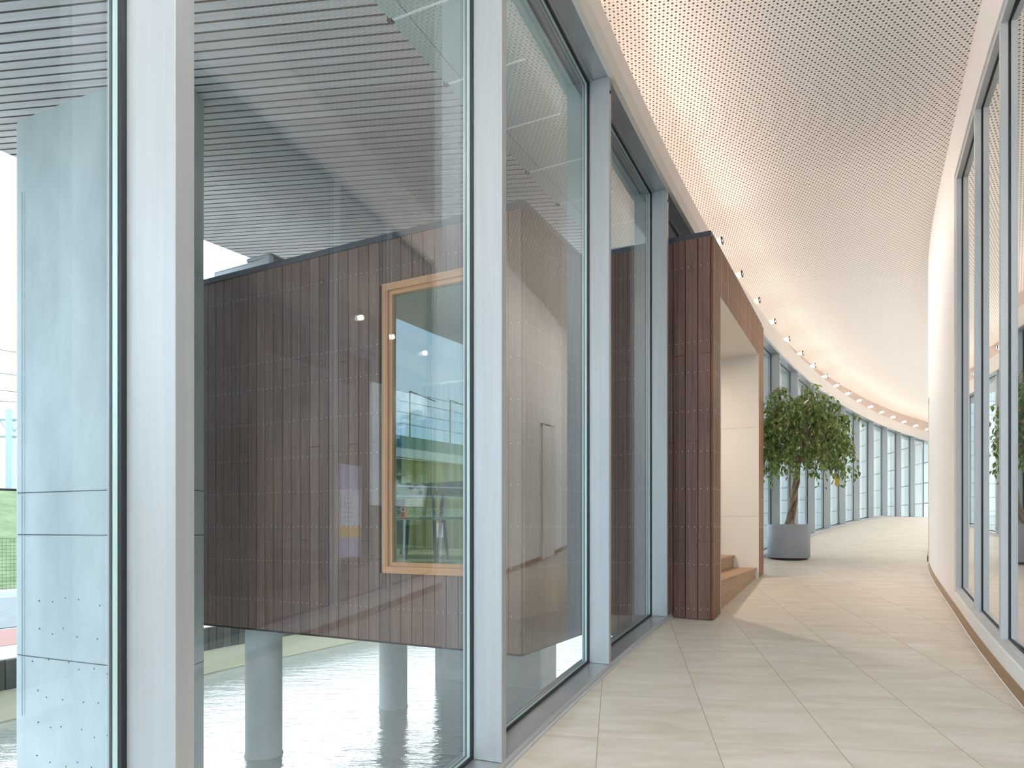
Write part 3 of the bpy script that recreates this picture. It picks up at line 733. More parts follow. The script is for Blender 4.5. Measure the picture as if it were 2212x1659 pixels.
# portal lining (white)
li = MB(); I0 = P0 + e2 * (OP[0] + .006); I1 = P0 + e2 * (OP[1] - .006)
V = lambda p, z: (p.x, p.y, z)
li.face([V(I1 - e1 * .022, -0.9), V(I1 + e1 * 3.2, -0.9), V(I1 + e1 * 3.2, OP[2]), V(I1 - e1 * .022, OP[2])])
li.face([V(I0 + e1 * 1.25, -0.9), V(I0 - e1 * .022, -0.9), V(I0 - e1 * .022, OP[2]), V(I0 + e1 * 1.25, OP[2])])
li.face([V(I0 - e1 * .022, OP[2] - .004), V(I1 - e1 * .022, OP[2] - .004), V(I1 + e1 * 3.2, OP[2] - .004), V(I0 + e1 * 3.2, OP[2] - .004)])
for z in (1.256, 0.14):                     # panel joints on the white reveal
    li.face([V(I1 - e2 * .0015 - e1 * .02, z), V(I1 - e2 * .0015 + e1 * 3.2, z), V(I1 - e2 * .0015 + e1 * 3.2, z + .004), V(I1 - e2 * .0015 - e1 * .02, z + .004)], 1)
li.build('portal_lining', [M['white_lam'], M['fasciab']], PAV)
# steps
def step(name, t0, t1, ztop, zlo):
    b = MB(); o = I0 + e1 * t0 + e2 * .004; ln = OP[1] - OP[0] - .020
    b.obox((o.x, o.y, ztop - .03), V(e2 * ln, 0), V(e1 * (t1 - t0), 0), (0, 0, .03), uvf=lambda p: (p.x * e2.x + p.y * e2.y, 10 + ztop * 50 + (p.x * e1.x + p.y * e1.y)))
    o2 = o + e1 * .015
    b.obox((o2.x, o2.y, zlo), V(e2 * ln, 0), V(e1 * (t1 - t0 - .02), 0), (0, 0, ztop - .03 - zlo), uvf=lambda p: (p.x * e2.x + p.y * e2.y, 30 + p.z))
    return b.build(name, M['oak'], PAV, bevel=.003)
step('stair_step', 0.0, 0.30, -0.50, -0.88); step('stair_step', 0.265, 3.0, -0.346, -0.86)
# big window frame and pane
WF = MB(); o3 = Vector((*C0, 0)); d3 = Vector((*e1, 0)); nn = Vector((*n1, 0))
def wf(u0, u1, a, c, off0, off1, k):
    A = o3 + d3 * u0 + nn * off0 + Vector((0, 0, a)); hz = (u1 - u0) > (c - a)
    WF.obox(A, d3 * (u1 - u0), nn * (off1 - off0), (0, 0, c - a), uvf=(lambda p: ((p - A).dot(d3), k * 10 + p.z)) if hz else (lambda p: (p.z, k * 10 + (p - A).dot(d3))))
h0, h1, h2, h3 = HOLE; B_ = 0.062
wf(h0, h1, h2 - .0, h2 + B_, -.05, .045, 1); wf(h0, h1, h3 - B_, h3, -.05, .045, 2)
wf(h0, h0 + B_, h2 + B_, h3 - B_, -.05, .045, 3); wf(h1 - B_, h1, h2 + B_, h3 - B_, -.05, .045, 4)
s2 = 0.035
wf(h0 + B_, h1 - B_, h2 + B_, h2 + B_ + s2, -.05, .02, 5); wf(h0 + B_, h1 - B_, h3 - B_ - s2, h3 - B_, -.05, .02, 6)
wf(h0 + B_, h0 + B_ + s2, h2 + B_ + s2, h3 - B_ - s2, -.05, .02, 7); wf(h1 - B_ - s2, h1 - B_, h2 + B_ + s2, h3 - B_ - s2, -.05, .02, 8)
wfo = WF.build('window_frame', M['win_wood'], PAV, bevel=.002); wfo['label'] = 'orange-brown timber window frame'
g = MB(); u0, u1, a, c = h0 + B_ + s2, h1 - B_ - s2, h2 + B_ + s2, h3 - B_ - s2
g.face([o3 + d3 * u0 + nn * -.01 + Vector((0, 0, a)), o3 + d3 * u0 + nn * -.01 + Vector((0, 0, c)), o3 + d3 * u1 + nn * -.01 + Vector((0, 0, c)), o3 + d3 * u1 + nn * -.01 + Vector((0, 0, a))])
g.build('window_pane', M['glass_box'], wfo)
# rooftop unit
pt = lambda v, dpt: C0 + e1 * v + e2 * dpt
ru = MB(); q = pt(3.60, .70)
ru.obox((q.x, q.y, ZT + .055), V(e1 * .98, 0), V(e2 * .7, 0), (0, 0, .46)); ru.obox((q.x, q.y, ZT + .515), V(e1 * .42, 0), V(e2 * .7, 0), (0, 0, .06))
tag(ru.build('roof_unit', M['galv'], bevel=.03), 'pale grey ventilation unit on the pavilion roof under the slatted soffit', 'ventilation unit')

# pillars and pier in the water
def pillar(x, y, label):
    b = MB(); b.lathe((x, y, 0), [(0.195, ZB - .02), (0.195, ZW + .03), (0.205, ZW + .01), (0.205, ZW - .6)], 40)
    tag(b.build('pillar', M['conc_pale'], smooth=True), label, 'pillar', 'concrete columns carrying the pavilion')
pillar(-2.69 - .05, 7.55, 'round pale concrete pillar in the water, nearest of those under the pavilion')
pillar(-1.66, 9.55, 'round pale concrete pillar in the water, farther and thinner-looking than the nearest one')
bl = MB(); a0 = Vector((-1.28, 11.3)); bl.obox((a0.x, a0.y, ZW - .6), (1.72, -0.75, 0), (0.3, 0.8, 0), (0, 0, -ZW + .6 + ZB - .02))
tag(bl.build('pier_block', M['conc'], bevel=.02), 'rectangular concrete support block in the water below the pavilion corner', 'pier')
# big oval pier carrying the soffit
pier = [(x_ * .7545, y_ * .7545) for x_, y_ in ((-6.76, 9.33), (-6.70, 9.27), (-6.58, 9.20), (-6.0, 8.94), (-5.04, 8.53), (-4.55, 8.33), (-4.30, 8.28), (-4.10, 8.36), (-3.99, 8.55), (-3.97, 8.80), (-4.05, 8.98), (-4.3, 9.12), (-6.35, 10.0), (-6.65, 9.95), (-6.80, 9.7))]
b = MB(); b.prism(pier, ZW - .6, ZS)
PI_ = b.build('concrete_pier', M['conc_pale'])
tag(PI_, 'tall broad pale concrete pier rising from the pond beside the nearest post', 'pier')
g = MB()
for z in (.350, -.075, -1.30):
    for (xa, ya), (xb, yb) in zip(pier[1:10], pier[2:11]):
        A = Vector((xa, ya, z)); Bp = Vector((xb, yb, z)); dd = (Bp - A).normalized(); nn_ = Vector((dd.y, -dd.x, 0)) * .003
        g.face([A + nn_, Bp + nn_, Bp + nn_ + Vector((0, 0, .009)), A + nn_ + Vector((0, 0, .009))])
A = Vector((*pier[2], 0)); Bp = Vector((*pier[5], 0)); dd = (Bp - A).normalized(); nn_ = Vector((dd.y, -dd.x, 0)) * .02
A = Vector((-6.56, 9.19, 0)) * .7545; g.face([A + nn_ + Vector((0, 0, -1.9)), A + nn_ + dd * .01 + Vector((0, 0, -1.9)), A + nn_ + dd * .008 + Vector((0, 0, 3.4)), A + nn_ + Vector((0, 0, 3.4))])
rnd = random.Random(5)
for i in range(6):
    for j in range(6):
        c = A + dd * (.2 + .22 * i + rnd.uniform(-.06, .06)) + nn_ * .15 + Vector((0, 0, -2.3 + .32 * j + rnd.uniform(-.04, .04)))
        g.cyl(c, c + nn_ * .3, .008, n=6)
g.build('casting_joint', M['groove'], PI_)

# ---------------------------------------------------------------- outside: soffit, spandrel, awning
edge = [(-10.8, -12.0), (-10.0, -5.0), (-9.28, -.87), (-8.83, .98), (-5.63, 7.52), (-4.47, 9.89), (-3.72, 11.0), (-1.1, 13.9), (2.3, 17.2), (6.5, 21.2), (11.0, 25.0), (16.0, 29.0)]
b = MB()
inner = [P(s, -0.44) for s in srange(-8, 28, 1.0)]
# strip between glazing line and outer edge
def lerp_edge(u):
    ds = [0]
    for p, q in zip(edge, edge[1:]): ds.append(ds[-1] + math.dist(p, q))
    L_ = u * ds[-1]
    for i in range(len(edge) - 1):
        if L_ <= ds[i + 1] + 1e-9:
            f = (L_ - ds[i]) / (ds[i + 1] - ds[i]); return (edge[i][0] + (edge[i+1][0] - edge[i][0]) * f, edge[i][1] + (edge[i+1][1] - edge[i][1]) * f)
    return edge[-1]
n = len(inner)
E_ = [lerp_edge(i / (n - 1)) for i in range(n)]
for i in range(n - 1):
    b.face([(*inner[i], ZS), (*E_[i], ZS), (*E_[i+1], ZS), (*inner[i+1], ZS)])
    b.face([(*E_[i], ZS), (*E_[i], ZS + .5), (*E_[i+1], ZS + .5), (*E_[i+1], ZS)], 1)
    b.face([(*inner[i], ZS + .5), (*E_[i], ZS + .5), (*E_[i+1], ZS + .5), (*inner[i+1], ZS + .5)], 1)
tag(b.build('trim_3', [M['soffit'], M['galv']]), 'broad timber-slatted overhanging soffit outside above the pond', 'soffit', kind='structure')
b = MB(); sweep(b, srange(S0, S1, 0.4), [(-0.27, ZL - .001), (-0.44, ZL - .001), (-0.44, ZS), (-.30, ZS)])
sweep(b, srange(S0, S1, .4), [(-.44, ZL), (-.22, ZL)]); sweep(b, srange(S0, S1, .5), [(-.42, ZC + .06), (lambda s: width(s) + 3, ZC + .06)])
tag(b.build('wall_spandrel', M['panel_ext']), 'pale green-grey outer spandrel above the glazing', 'wall', kind='structure')
AW = empty('glass_awning', (*P(0, -1.2), 3.94), 'frosted green awning panels with white strips painted as gap light outside, over the glazing', 'awning')
st = 0.82; rail = MB()
for i in range(-3, 14):
    s0_ = i * st + .12; s1_ = s0_ + st - .016
    a = [P(s0_, -.46), P(s1_, -.46), P(s1_, -1.76), P(s0_, -1.76)]
    p = MB(); p.prism([a[0], a[1], a[2], a[3]], 3.94, 3.955); p.build('awning_panel', M['panel_ext'], AW)
    a = [P(s0_ - .019, -.78), P(s0_ + .001, -.78), P(s0_ + .001, -1.755), P(s0_ - .019, -1.755)]
    p = MB(); p.prism(a, 3.936, 3.956); p.build('gap_light_strip', M['gap_light'], AW)  # light through the gaps drawn as white strips
    a = [P(s0_ - .03, -1.74), P(s0_ + .01, -1.74), P(s0_ + .01, -1.78), P(s0_ - .03, -1.78)]
    p = MB(); p.prism(a, 3.925, 3.965); p.build('clip', M['bolt'], AW)
sweep(rail, srange(-2.4, 11.5, .4), [(-1.60, 3.938), (-1.606, 3.938)]); rail.build('edge_line', M['groove'], AW)

# ---------------------------------------------------------------- ground, pond, embankment
b = MB(); b.face([(-40, -40, ZW), (45, -40, ZW), (45, 60, ZW), (-40, 60, ZW)])
tag(b.build('pond', M['water']), 'rippled pond water mirroring the bright sky under the pavilion', 'water', kind='structure')
shore = [(-15.5, -30), (-14.5, -14), (-13.0, -6), (-11.4, -1), (-9.3, 4), (-6.84, 9.2), (-5.30, 12.5), (-3.2, 16.2), (0.5, 20.5), (5.5, 25.2), (11, 29.5), (18, 34), (30, 42)]
def offs(pts, d):
    out = []
    for i, p in enumerate(pts):
        a = Vector(pts[max(i-1, 0)]); c = Vector(pts[min(i+1, len(pts)-1)]); t = (c - a).normalized(); out.append((p[0] - t.y * d, p[1] + t.x * d))
    return out
def band(mb, d0, z0, d1, z1, mi=0, uv=None):
    A, B = offs(shore, d0), offs(shore, d1); L_ = 0
    for i in range(len(A) - 1):
        l2 = L_ + math.dist(A[i], A[i+1])
        mb.face([(*A[i], z0), (*A[i+1], z0), (*B[i+1], z1), (*B[i], z1)], mi); L_ = l2
g = MB(); band(g, 0, ZG, 60, ZG); band(g, 0, ZG, 1.1, ZG + .03, 1); band(g, 1.1, ZG + .03, 1.1, ZG, 1)
band(g, 1.25, ZG + .012, 3.1, ZG + .012, 2); band(g, 3.3, ZG + .01, 9.2, ZG + .01, 3); band(g, 10.0, ZG + .1, 10.5, ZG + .1, 1); band(g, 10.0, ZG, 10.0, ZG + .1, 1)
band(g, 0, ZG + .03, 0, ZG - .05, 1)
tag(g.build('ground', [M['conc'], M['coping'], M['redpave'], M['asphalt']]), 'street beyond the pond with kerbs, red path and grey road', 'ground', kind='structure')
g = MB()                                                # revetment: real planks following the shore
A = [Vector(p) for p in shore]; nb = 0
for i in range(3, 9):
    seg = A[i+1] - A[i]; L_ = seg.length; t = seg.normalized(); nrm = Vector((t.y, -t.x)); k = int(L_ / .16)
    for j in range(k):
        o = A[i] + t * (j * L_ / k); nb += 1
        g.obox((o.x, o.y, ZG - .38), (t.x * (L_ / k - .012), t.y * (L_ / k - .012), 0), (nrm.x * .05, nrm.y * .05, 0), (0, 0, .40), uvf=lambda p, nb=nb: (p.z, nb * 10 + p.x * .3))
RV = g.build('revetment', M['wetwood']); tag(RV, 'weathered dark plank edging along the pond shore', 'revetment')
g = MB()
B1 = offs(shore, -0.10); B2 = offs(shore, -0.45)
for i in range(3, 9):
    g.face([(*A[i], ZG - .36), (*A[i+1], ZG - .36), (*B1[i+1], ZG - .40), (*B1[i], ZG - .40)]); g.face([(*B1[i], ZG - .40), (*B1[i+1], ZG - .40), (*B2[i+1], ZW + .015), (*B2[i], ZW + .015)]); g.face([(*B2[i], ZW + .015), (*B2[i+1], ZW + .015), (*B2[i+1], ZW - .3), (*B2[i], ZW - .3)])
g.build('concrete_toe', M['beigeconc'], RV)
# grass embankment with track
g = MB(); band(g, 12.0, ZG, 22.0, 1.55); band(g, 22.0, 1.55, 60, 1.55)
tag(g.build('embankment', M['grass']), 'green grass railway embankment behind the street fence', 'embankment', kind='structure')
shore_all = shore; shore = shore[5:]
g = MB(); band(g, 22.6, 1.68, 22.7, 1.68); band(g, 22.6, 1.56, 22.6, 1.68); band(g, 24.1, 1.68, 24.2, 1.68)
tag(g.build('railway_track', M['bolt']), 'pair of dark rails on top of the grass embankment', 'track')
shore = shore_all
# fence with Y-shaped posts
FN = empty('mesh_fence', (*offs(shore, 11.0)[5], ZG), 'dark green wire fence with forked post tops along the road', 'fence')
FL = offs(shore, 11.0)
ms = MB(); cnt = 0
for i in range(4, 7):
    a, c = Vector(FL[i]), Vector(FL[i+1]); Lf = (c - a).length; t = (c - a).normalized(); nrm = Vector((t.y, -t.x))
    k = int(Lf / 2.4)
    for j in range(k):
        p = a + t * (j * Lf / k); q = MB()
        q.cyl((p.x, p.y, ZG), (p.x, p.y, ZG + 1.55), .035, n=8)
        for sg in (1, -1): q.cyl((p.x, p.y, ZG + 1.52), (p.x + t.x * .17 * sg, p.y + t.y * .17 * sg, ZG + 1.78), .022, n=6)
        q.build('fence_post', M['fence'], FN)
    for z in [ZG + .1 + .1 * z_ for z_ in range(15)]: ms.cyl((a.x, a.y, z), (c.x, c.y, z), .005, n=4, caps=False)
    for j in range(int(Lf / .1)):
        p = a + t * (j * .1); ms.cyl((p.x, p.y, ZG + .05), (p.x, p.y, ZG + 1.52), .004, n=3, caps=False)
ms.build('wire_mesh', M['fence'], FN)
# catenary mast seen left of the pier
def mast(x, y, z0, h, yaw, label):
    T = empty('catenary_mast', (x, y, z0), label, 'railway mast')
    b = MB(); b.obox((x - .15, y - .15, z0), (.3, 0, 0), (0, .3, 0), (0, 0, h)); b.build('pole', M['galv'], T)
    b = MB(); dx, dy = math.cos(yaw), math.sin(yaw)
    for zz in (h - .5, h - 1.3): b.cyl((x - dx * 4, y - dy * 4, z0 + zz), (x + dx * 3, y + dy * 3, z0 + zz), .06, n=6)
    for i in range(14):
        u = -4 + i * .5; b.cyl((x + dx * u, y + dy * u, z0 + h - (.5 if i % 2 else 1.3)), (x + dx * (u + .5), y + dy * (u + .5), z0 + h - (1.3 if i % 2 else .5)), .03, n=5)
    b.build('gantry_beam', M['galv'], T)
    b = MB()
    for sx in (-1.75, -1.35): b.cyl((x + sx - .06, y, z0), (x + sx + .70, y, z0 + .4 + 12.2 * .4), .035, n=5)
    for i in range(12): b.cyl((x - 1.75 + i * .06, y, z0 + .4 + i * .4), (x - 1.35 + i * .06, y, z0 + .4 + i * .4), .02, n=4)
    b.build('ladder', M['galv'], T)
mast(-23.9, 32.6, 1.55, 4.1, 0.15, 'pale steel overhead-line mast with ladder and lattice beam left of the pier')
WR = empty('overhead_wires', (-26, 33, 9), 'thin dark overhead railway wires crossing the sky', 'wires')
for (za, zb) in ((8.2, 6.4), (7.3, 5.7), (6.6, 5.4), (9.6, 7.2)):
    b = MB(); b.tube([(-45, 36, za + 1.2), (-30, 33.5, za), (-23.9, 32.6, (za + zb) / 2), (-14, 33, zb), (0, 36, zb + .8)], .025, n=4); b.build('wire', M['wire'], WR)

# concrete panel wall outside the far bays
pw = MB(); pa, pb = Vector((16.4, 27.5)), Vector((19.3, 42.0)); pc = Vector((12.5, 50.0))
def pwall(a, b_):
    t = (b_ - a).normalized(); nrm = Vector((-t.y, t.x))
    pw.face([(a.x, a.y, ZG), (b_.x, b_.y, ZG), (b_.x, b_.y, 9), (a.x, a.y, 9)])
    z = ZG + .35; k = 0
    while z < 9:
        o1 = a + nrm * .01; o2 = b_ + nrm * .01
        pw.face([(o1.x, o1.y, z), (o2.x, o2.y, z), (o2.x, o2.y, z + .03), (o1.x, o1.y, z + .03)], 1); z += .8
    for j in range(int((b_ - a).length / 2.4)):
        o = a + t * (j * 2.4) + nrm * .01; pw.face([(o.x, o.y, ZG), (o.x + t.x * .025, o.y + t.y * .025, ZG), (o.x + t.x * .025, o.y + t.y * .025, 9), (o.x, o.y, 9)], 1)
pwall(pa - (pb - pa).normalized() * 1.5, pb); pwall(pb, pc)
tag(pw.build('panel_wall', [M['panel_conc'], M['groove']]), 'pale concrete panel wall with dark joints outside the farthest glass bays', 'wall')
# small vehicles beyond the glass, seen low through the bays by the plant
def car(x, y, yaw, m_, label):
    T = empty('car', (x, y, ZG), label, 'car'); c, s = math.cos(yaw), math.sin(yaw)
    R = lambda u, v, z: (x + u * c - v * s, y + u * s + v * c, ZG + z)
    prof = [(-2.1, .35), (2.1, .35), (2.1, .75), (1.9, .9), (1.1, .98), (.5, 1.42), (-1.0, 1.45), (-1.7, 1.0), (-2.1, .9)]
    b = MB(); Lf = [R(u, .85, z) for u, z in prof]; Rt = [R(u, -.85, z) for u, z in prof]
    b.face(Lf); b.face(Rt[::-1])
    for i in range(len(prof)): j = (i + 1) % len(prof); b.face([Lf[i], Rt[i], Rt[j], Lf[j]])
    b.build('body', m_, T, bevel=.06)
    b = MB()
    for sg in (.862, -.862): b.face([R(-1.5, sg, 1.0), R(.95, sg, 1.0), R(.42, sg, 1.36), R(-.95, sg, 1.38)])
    b.build('side_window', M['black'], T)
    for u in (-1.35, 1.35):
        for v in (.78, -.78):
            b = MB(); b.cyl(R(u, v - .1, .32), R(u, v + .1, .32), .32, n=20); b.build('wheel', M['bolt'], T)
M['bluecar'] = mat('blue_paint', (0.04, 0.16, 0.45), 0.3); M['redcar'] = mat('red_paint', (0.5, 0.05, 0.04), 0.3)
car(9.5, 36.5, 1.0, M['bluecar'], 'blue car parked outside, glimpsed through the glass beside the planter')
car(7.6, 32.0, 1.0, M['redcar'], 'red car parked outside, glimpsed low through the glass beside the planter')

# ---------------------------------------------------------------- street furniture behind, mirrored in the pavilion window
nP = Vector((-e2.x, -e2.y)); dist = (Vector((0, 0)) - C0).dot(nP); Om = Vector((0, 0)) - nP * 2 * dist
def mir(px, py, t):
    """real-world point whose mirror image in the pavilion window plane is seen at a given picture position, at depth t"""
    d = Vector(((px - CX) / F, 1.0)); r = d - nP * 2 * d.dot(nP)
    q = Om + r * t; return Vector((q.x, q.y, (HY - py) / F * t))
r0 = (Vector((-.11, 1.0)) - nP * 2 * Vector((-.11, 1.0)).dot(nP)).normalized()
side = Vector((-r0.y, r0.x))           # horizontal across the mirrored view
# station viaduct parapet
VD = empty('viaduct', (*mir(920, 1000, 46).xy, ZG), 'railway viaduct with teal parapet and white edge mirrored in the pavilion window', 'viaduct')
def beam(name, p, q, h, dep, m_, parent):
    b = MB(); p, q = Vector(p), Vector(q); t = (q - p); n_ = Vector((-t.y, t.x, 0)).normalized() * dep
    b.obox(p, t, n_, (0, 0, h)); return b.build(name, m_, parent)
A_, B_2 = mir(780, 950, 40), mir(1120, 990, 52)
far_ = (B_2 - A_); A_ -= far_ * .6; B_2 += far_ * .6
def zz(p, z): return Vector((p.x, p.y, z))
beam('parapet', zz(A_, 5.0), zz(B_2, 4.75), .75, .4, M['teal_band'], VD)
beam('edge_beam', zz(A_, 4.4), zz(B_2, 4.2), .55, .55, M['coping'], VD)
beam('support_wall', zz(A_, ZG), zz(B_2, ZG), 6.1, -.3, M['grass'], VD)
for i in range(9):
    p = A_.lerp(B_2, (i + .5) / 9); b = MB(); b.cyl(zz(p, 5.6), zz(p, 8.6), .05, n=6); b.cyl(zz(p, 8.6), zz(p + Vector((*side, 0)) * 1.6, 8.0), .04, n=6); b.build('rail_post', M['wire'], VD)
for z in (6.5, 7.2, 7.9, 8.5):
    b = MB(); b.tube([zz(A_, z + .2), zz(A_.lerp(B_2, .35), z), zz(A_.lerp(B_2, .7), z - .1), zz(B_2, z - .3)], .02, n=4); b.build('wire', M['wire'], VD)
# platform shelter with the station name
c0, c1 = mir(846, 1101, 34), mir(1010, 1105, 36)
SH = empty('station_shelter', (c0.x, c0.y, ZG), 'station shelter with a long name band mirrored in the pavilion window', 'shelter')
tt = (c1 - c0); tt.z = 0; c0 -= tt * .1; c1 += tt * .3
tn = Vector((-tt.y, tt.x, 0)).normalized()
if tn.dot(Vector((Om.x, Om.y, 0)) - c0) > 0: tn = -tn      # tn points away from the pavilion
sbz = (HY - 1109) / F * 34.5
p0 = zz(c0, sbz - .15); p1 = zz(c1, sbz - .15)
beam('name_band', p0, p1, .42, .12, M['signblue'], SH)
beam('roof', zz(c0, sbz + .32), zz(c1, sbz + .32), .30, 1.6, M['darkwood'], SH)
for z in (1.55, 2.05): beam('handrail', zz(c0, z), zz(c1, z), .07, .07, M['coping'], SH)
for i in range(3):
    p = c0.lerp(c1, (i + .2) / 2.4); beam('post', zz(p, ZG), zz(p + tt.normalized() * .12, ZG), sbz - ZG, .12, M['galv'], SH)
beam('rear_screen', zz(c0 + tn * 1.5, ZG), zz(c1 + tn * 1.5, ZG), 2.2, .05, M['darkwood'], SH)
def sign_text(body, pos, right, up, size, m_, name, parent=None):
    cu = bpy.data.curves.new(name, 'FONT'); cu.body = body; cu.size = size; cu.extrude = .004; cu.align_x = 'LEFT'; cu.align_y = 'CENTER'
    tmp = bpy.data.objects.new(name, cu); COL.objects.link(tmp); bpy.context.view_layer.update()
    me = bpy.data.meshes.new_from_object(tmp.evaluated_get(bpy.context.evaluated_depsgraph_get())); bpy.data.objects.remove(tmp)
    me.materials.clear(); me.materials.append(m_); o = bpy.data.objects.new(name, me)
    right = right.normalized(); up = up.normalized(); nrm = right.cross(up)
    mm = Matrix((right, up, nrm)).transposed().to_4x4(); mm.translation = pos
    COL.objects.link(o)
    if parent: o.parent = parent; o.matrix_parent_inverse = Matrix.Translation(parent.location).inverted()
    o.matrix_world = mm
    if parent: o.matrix_basis = mm
    return o
# reader stands at the pavilion side, facing away along +tn ; his right-hand direction:
rd = tn.cross(Vector((0, 0, 1)))
def on_band(px): 
    p = mir(px, 1101, 34.6); return p
q = on_band(928); front = -tn * .16
# place along the band plane
def band_pt(px):
    d = Vector(((px - CX) / F, 1.0)); r = d - nP * 2 * d.dot(nP); a = Vector((c0.x, c0.y)); t2 = Vector((tt.x, tt.y))
    den = r.x * t2.y - r.y * t2.x; k = ((a.x - Om.x) * t2.y - (a.y - Om.y) * t2.x) / den
    return Vector((Om.x + r.x * k, Om.y + r.y * k, 0)), k
pl, k1 = band_pt(928); pr, k2 = band_pt(862)
txt = sign_text('Hoofddorp', zz(pl, (HY - 1107) / F * k1) + front, rd, Vector((0, 0, 1)), .46, M['signink'], 'station_name', SH)
pl2, k3 = band_pt(957)
lg = MB(); cL = zz(pl2, (HY - 1107) / F * k3) + front      # two interlocking arrows of the railway emblem
U = Vector((0, 0, 1))
def strip(pts, wd_=.035):
    for a, b2 in zip(pts, pts[1:]):
        pa_, pb_ = cL + rd * a[0] + U * a[1], cL + rd * b2[0] + U * b2[1]; dd_ = (pb_ - pa_).normalized(); pn = dd_.cross(tn) * wd_
        lg.face([pa_ - pn, pb_ - pn, pb_ + pn, pa_ + pn])
strip([(.0, .02), (.12, .14), (.30, .14), (.40, .0), (.52, .0)]); strip([(.12, .0), (.22, .0), (.32, -.13), (.50, -.13), (.62, -.01)])
strip([(.0, .02), (.12, -.10)]); strip([(.62, -.01), (.50, .12)])
lg.build('emblem', M['signink'], SH)
# red stop sign with a white letter and small parking notice
def signpost(px, pyt, pyb, pbase, t, wpx, m_, name, label, cat):
    top = mir(px, pyt, t); bot = mir(px, pyb, t); w_ = wpx / F * t
    T = empty(name, (top.x, top.y, ZG), label, cat)
    b = MB(); o = zz(top, bot.z) - rd * w_ / 2
    b.obox(o, rd * w_, tn * .03, (0, 0, top.z - bot.z)); b.build('panel', m_, T, bevel=.01)
    b = MB(); b.cyl(zz(top, ZG) + tn * .05, zz(top, bot.z) + tn * .05, .035 + .02, n=8); b.build('post', M['galv'], T)
    return T, o, w_, top.z
T, o, w_, zt = signpost(873, 1093, 1121, 1215, 31, 17, M['red'], 'stop_sign', 'red roadside stop sign with a white letter mirrored in the pavilion window', 'sign')
sign_text('D', zz(o, zt - .17) + rd * (w_ * .35) - tn * .02, rd, U, .34, M['signwhite'], 'letter', T)
T, o, w_, zt = signpost(950, 1130, 1161, 1212, 30, 16, M['signwhite'], 'notice_sign', 'white roadside notice with a red ring mirrored in the pavilion window', 'sign')
b = MB(); c = zz(o, zt - .14) + rd * w_ * .5 - tn * .012; b.lathe(c, [(.055, 0), (.085, 0), (.085, .006), (.055, .006), (.055, 0)], 20, axis=-tn); b.build('red_ring', M['red'], T)
b = MB()
for i in range(3):
    a = zz(o, zt - .30 - i * .07) + rd * w_ * .15 - tn * .006; b.face([a, a + rd * w_ * .7, a + rd * w_ * .7 + U * .02, a + U * .02])
b.build('printed_line', M['groove'], T)

# ---------------------------------------------------------------- inside the pavilion
ZI = -0.346
cur = MB()
for i in range(38):
    u = .4 + i * .1; a = C0 + e2 * (DEP - .35 + (.02 if i % 2 else -.02)) + e1 * u; c = C0 + e2 * (DEP - .35 + (-.02 if i % 2 else .02)) + e1 * (u + .1)
    cur.face([V(a, ZI + .02), V(c, ZI + .02), V(c, 2.28), V(a, 2.28)])
tag(cur.build('curtain', M['yellowcurtain']), 'yellow-green curtain hanging at the back of the pavilion room', 'curtain')
def inbox(px, depth):     # plan point seen at column px, depth metres behind the long wall
    q = (px - CX) / F; # (C0 + e1 v + e2 depth): x = q*y
    v = (q * (C0.y + e2.y * depth) - (C0.x + e2.x * depth)) / (e1.x - q * e1.y); return C0 + e1 * v + e2 * depth
def table(p, label):
    T = empty('table', V(p, ZI), label, 'table')
    b = MB(); o = p - e1 * .8 - e2 * .4; b.obox(V(o, ZI + .72), V(e1 * 1.6, 0), V(e2 * .8, 0), (0, 0, .035)); b.build('table_top', M['darkwood'], T, bevel=.004)
    for u in (-.72, .72):
        for v in (-.33, .33):
            q = p + e1 * u + e2 * v; b = MB(); b.cyl(V(q, ZI), V(q - e1 * u * .08 - e2 * v * .1, ZI + .72), .018, .028, n=8); b.build('leg', M['darkwood'], T)
table(inbox(935, 1.85), 'dark table inside the pavilion behind the big window')
def chair(p, yaw, label):
    T = empty('chair', V(p, ZI), label, 'chair', 'dark chairs inside the pavilion'); c, s = math.cos(yaw), math.sin(yaw)
    R = lambda u, v, z: (p.x + u * c - v * s, p.y + u * s + v * c, ZI + z)
    b = MB(); pts = [(-.22, -.2), (.22, -.23), (.24, .0), (.22, .2), (-.22, .2), (-.24, 0)]
    lo = [R(u, v, .43) for u, v in pts]; hi = [R(u, v, .455) for u, v in pts]; b.face(hi); b.face(lo[::-1])
    for i in range(6): j = (i + 1) % 6; b.face([lo[i], lo[j], hi[j], hi[i]])
    b.build('seat', M['darkwood'], T, bevel=.008)
    b = MB(); n_ = 8
    for i in range(n_):
        a0_, a1_ = -.24 + .48 * i / n_, -.24 + .48 * (i + 1) / n_; f = lambda u: .2 + .05 * (1 - (u / .24) ** 2)
        b.face([R(a0_, f(a0_), .68), R(a1_, f(a1_), .68), R(a1_, f(a1_) + .02, .80), R(a0_, f(a0_) + .02, .80)]); b.face([R(a0_, f(a0_) + .02, .68), R(a1_, f(a1_) + .02, .68), R(a1_, f(a1_) + .04, .80), R(a0_, f(a0_) + .04, .80)])
        b.face([R(a0_, f(a0_) + .02, .80), R(a1_, f(a1_) + .02, .80), R(a1_, f(a1_) + .04, .80), R(a0_, f(a0_) + .04, .80)])
    b.build('backrest', M['darkwood'], T)
    for u, v, h_ in ((-.2, -.18, .44), (.2, -.18, .44), (-.2, .19, .70), (.2, .19, .70)):
        b = MB(); b.cyl(R(u * 1.18, v * 1.25, 0), R(u, v, h_), .014, .02, n=8); b.build('leg', M['darkwood'], T)
chair(inbox(908, .95), math.atan2(-e1.y, -e1.x) + .3 + PI, 'dark wooden chair inside the pavilion at the near side of the table')
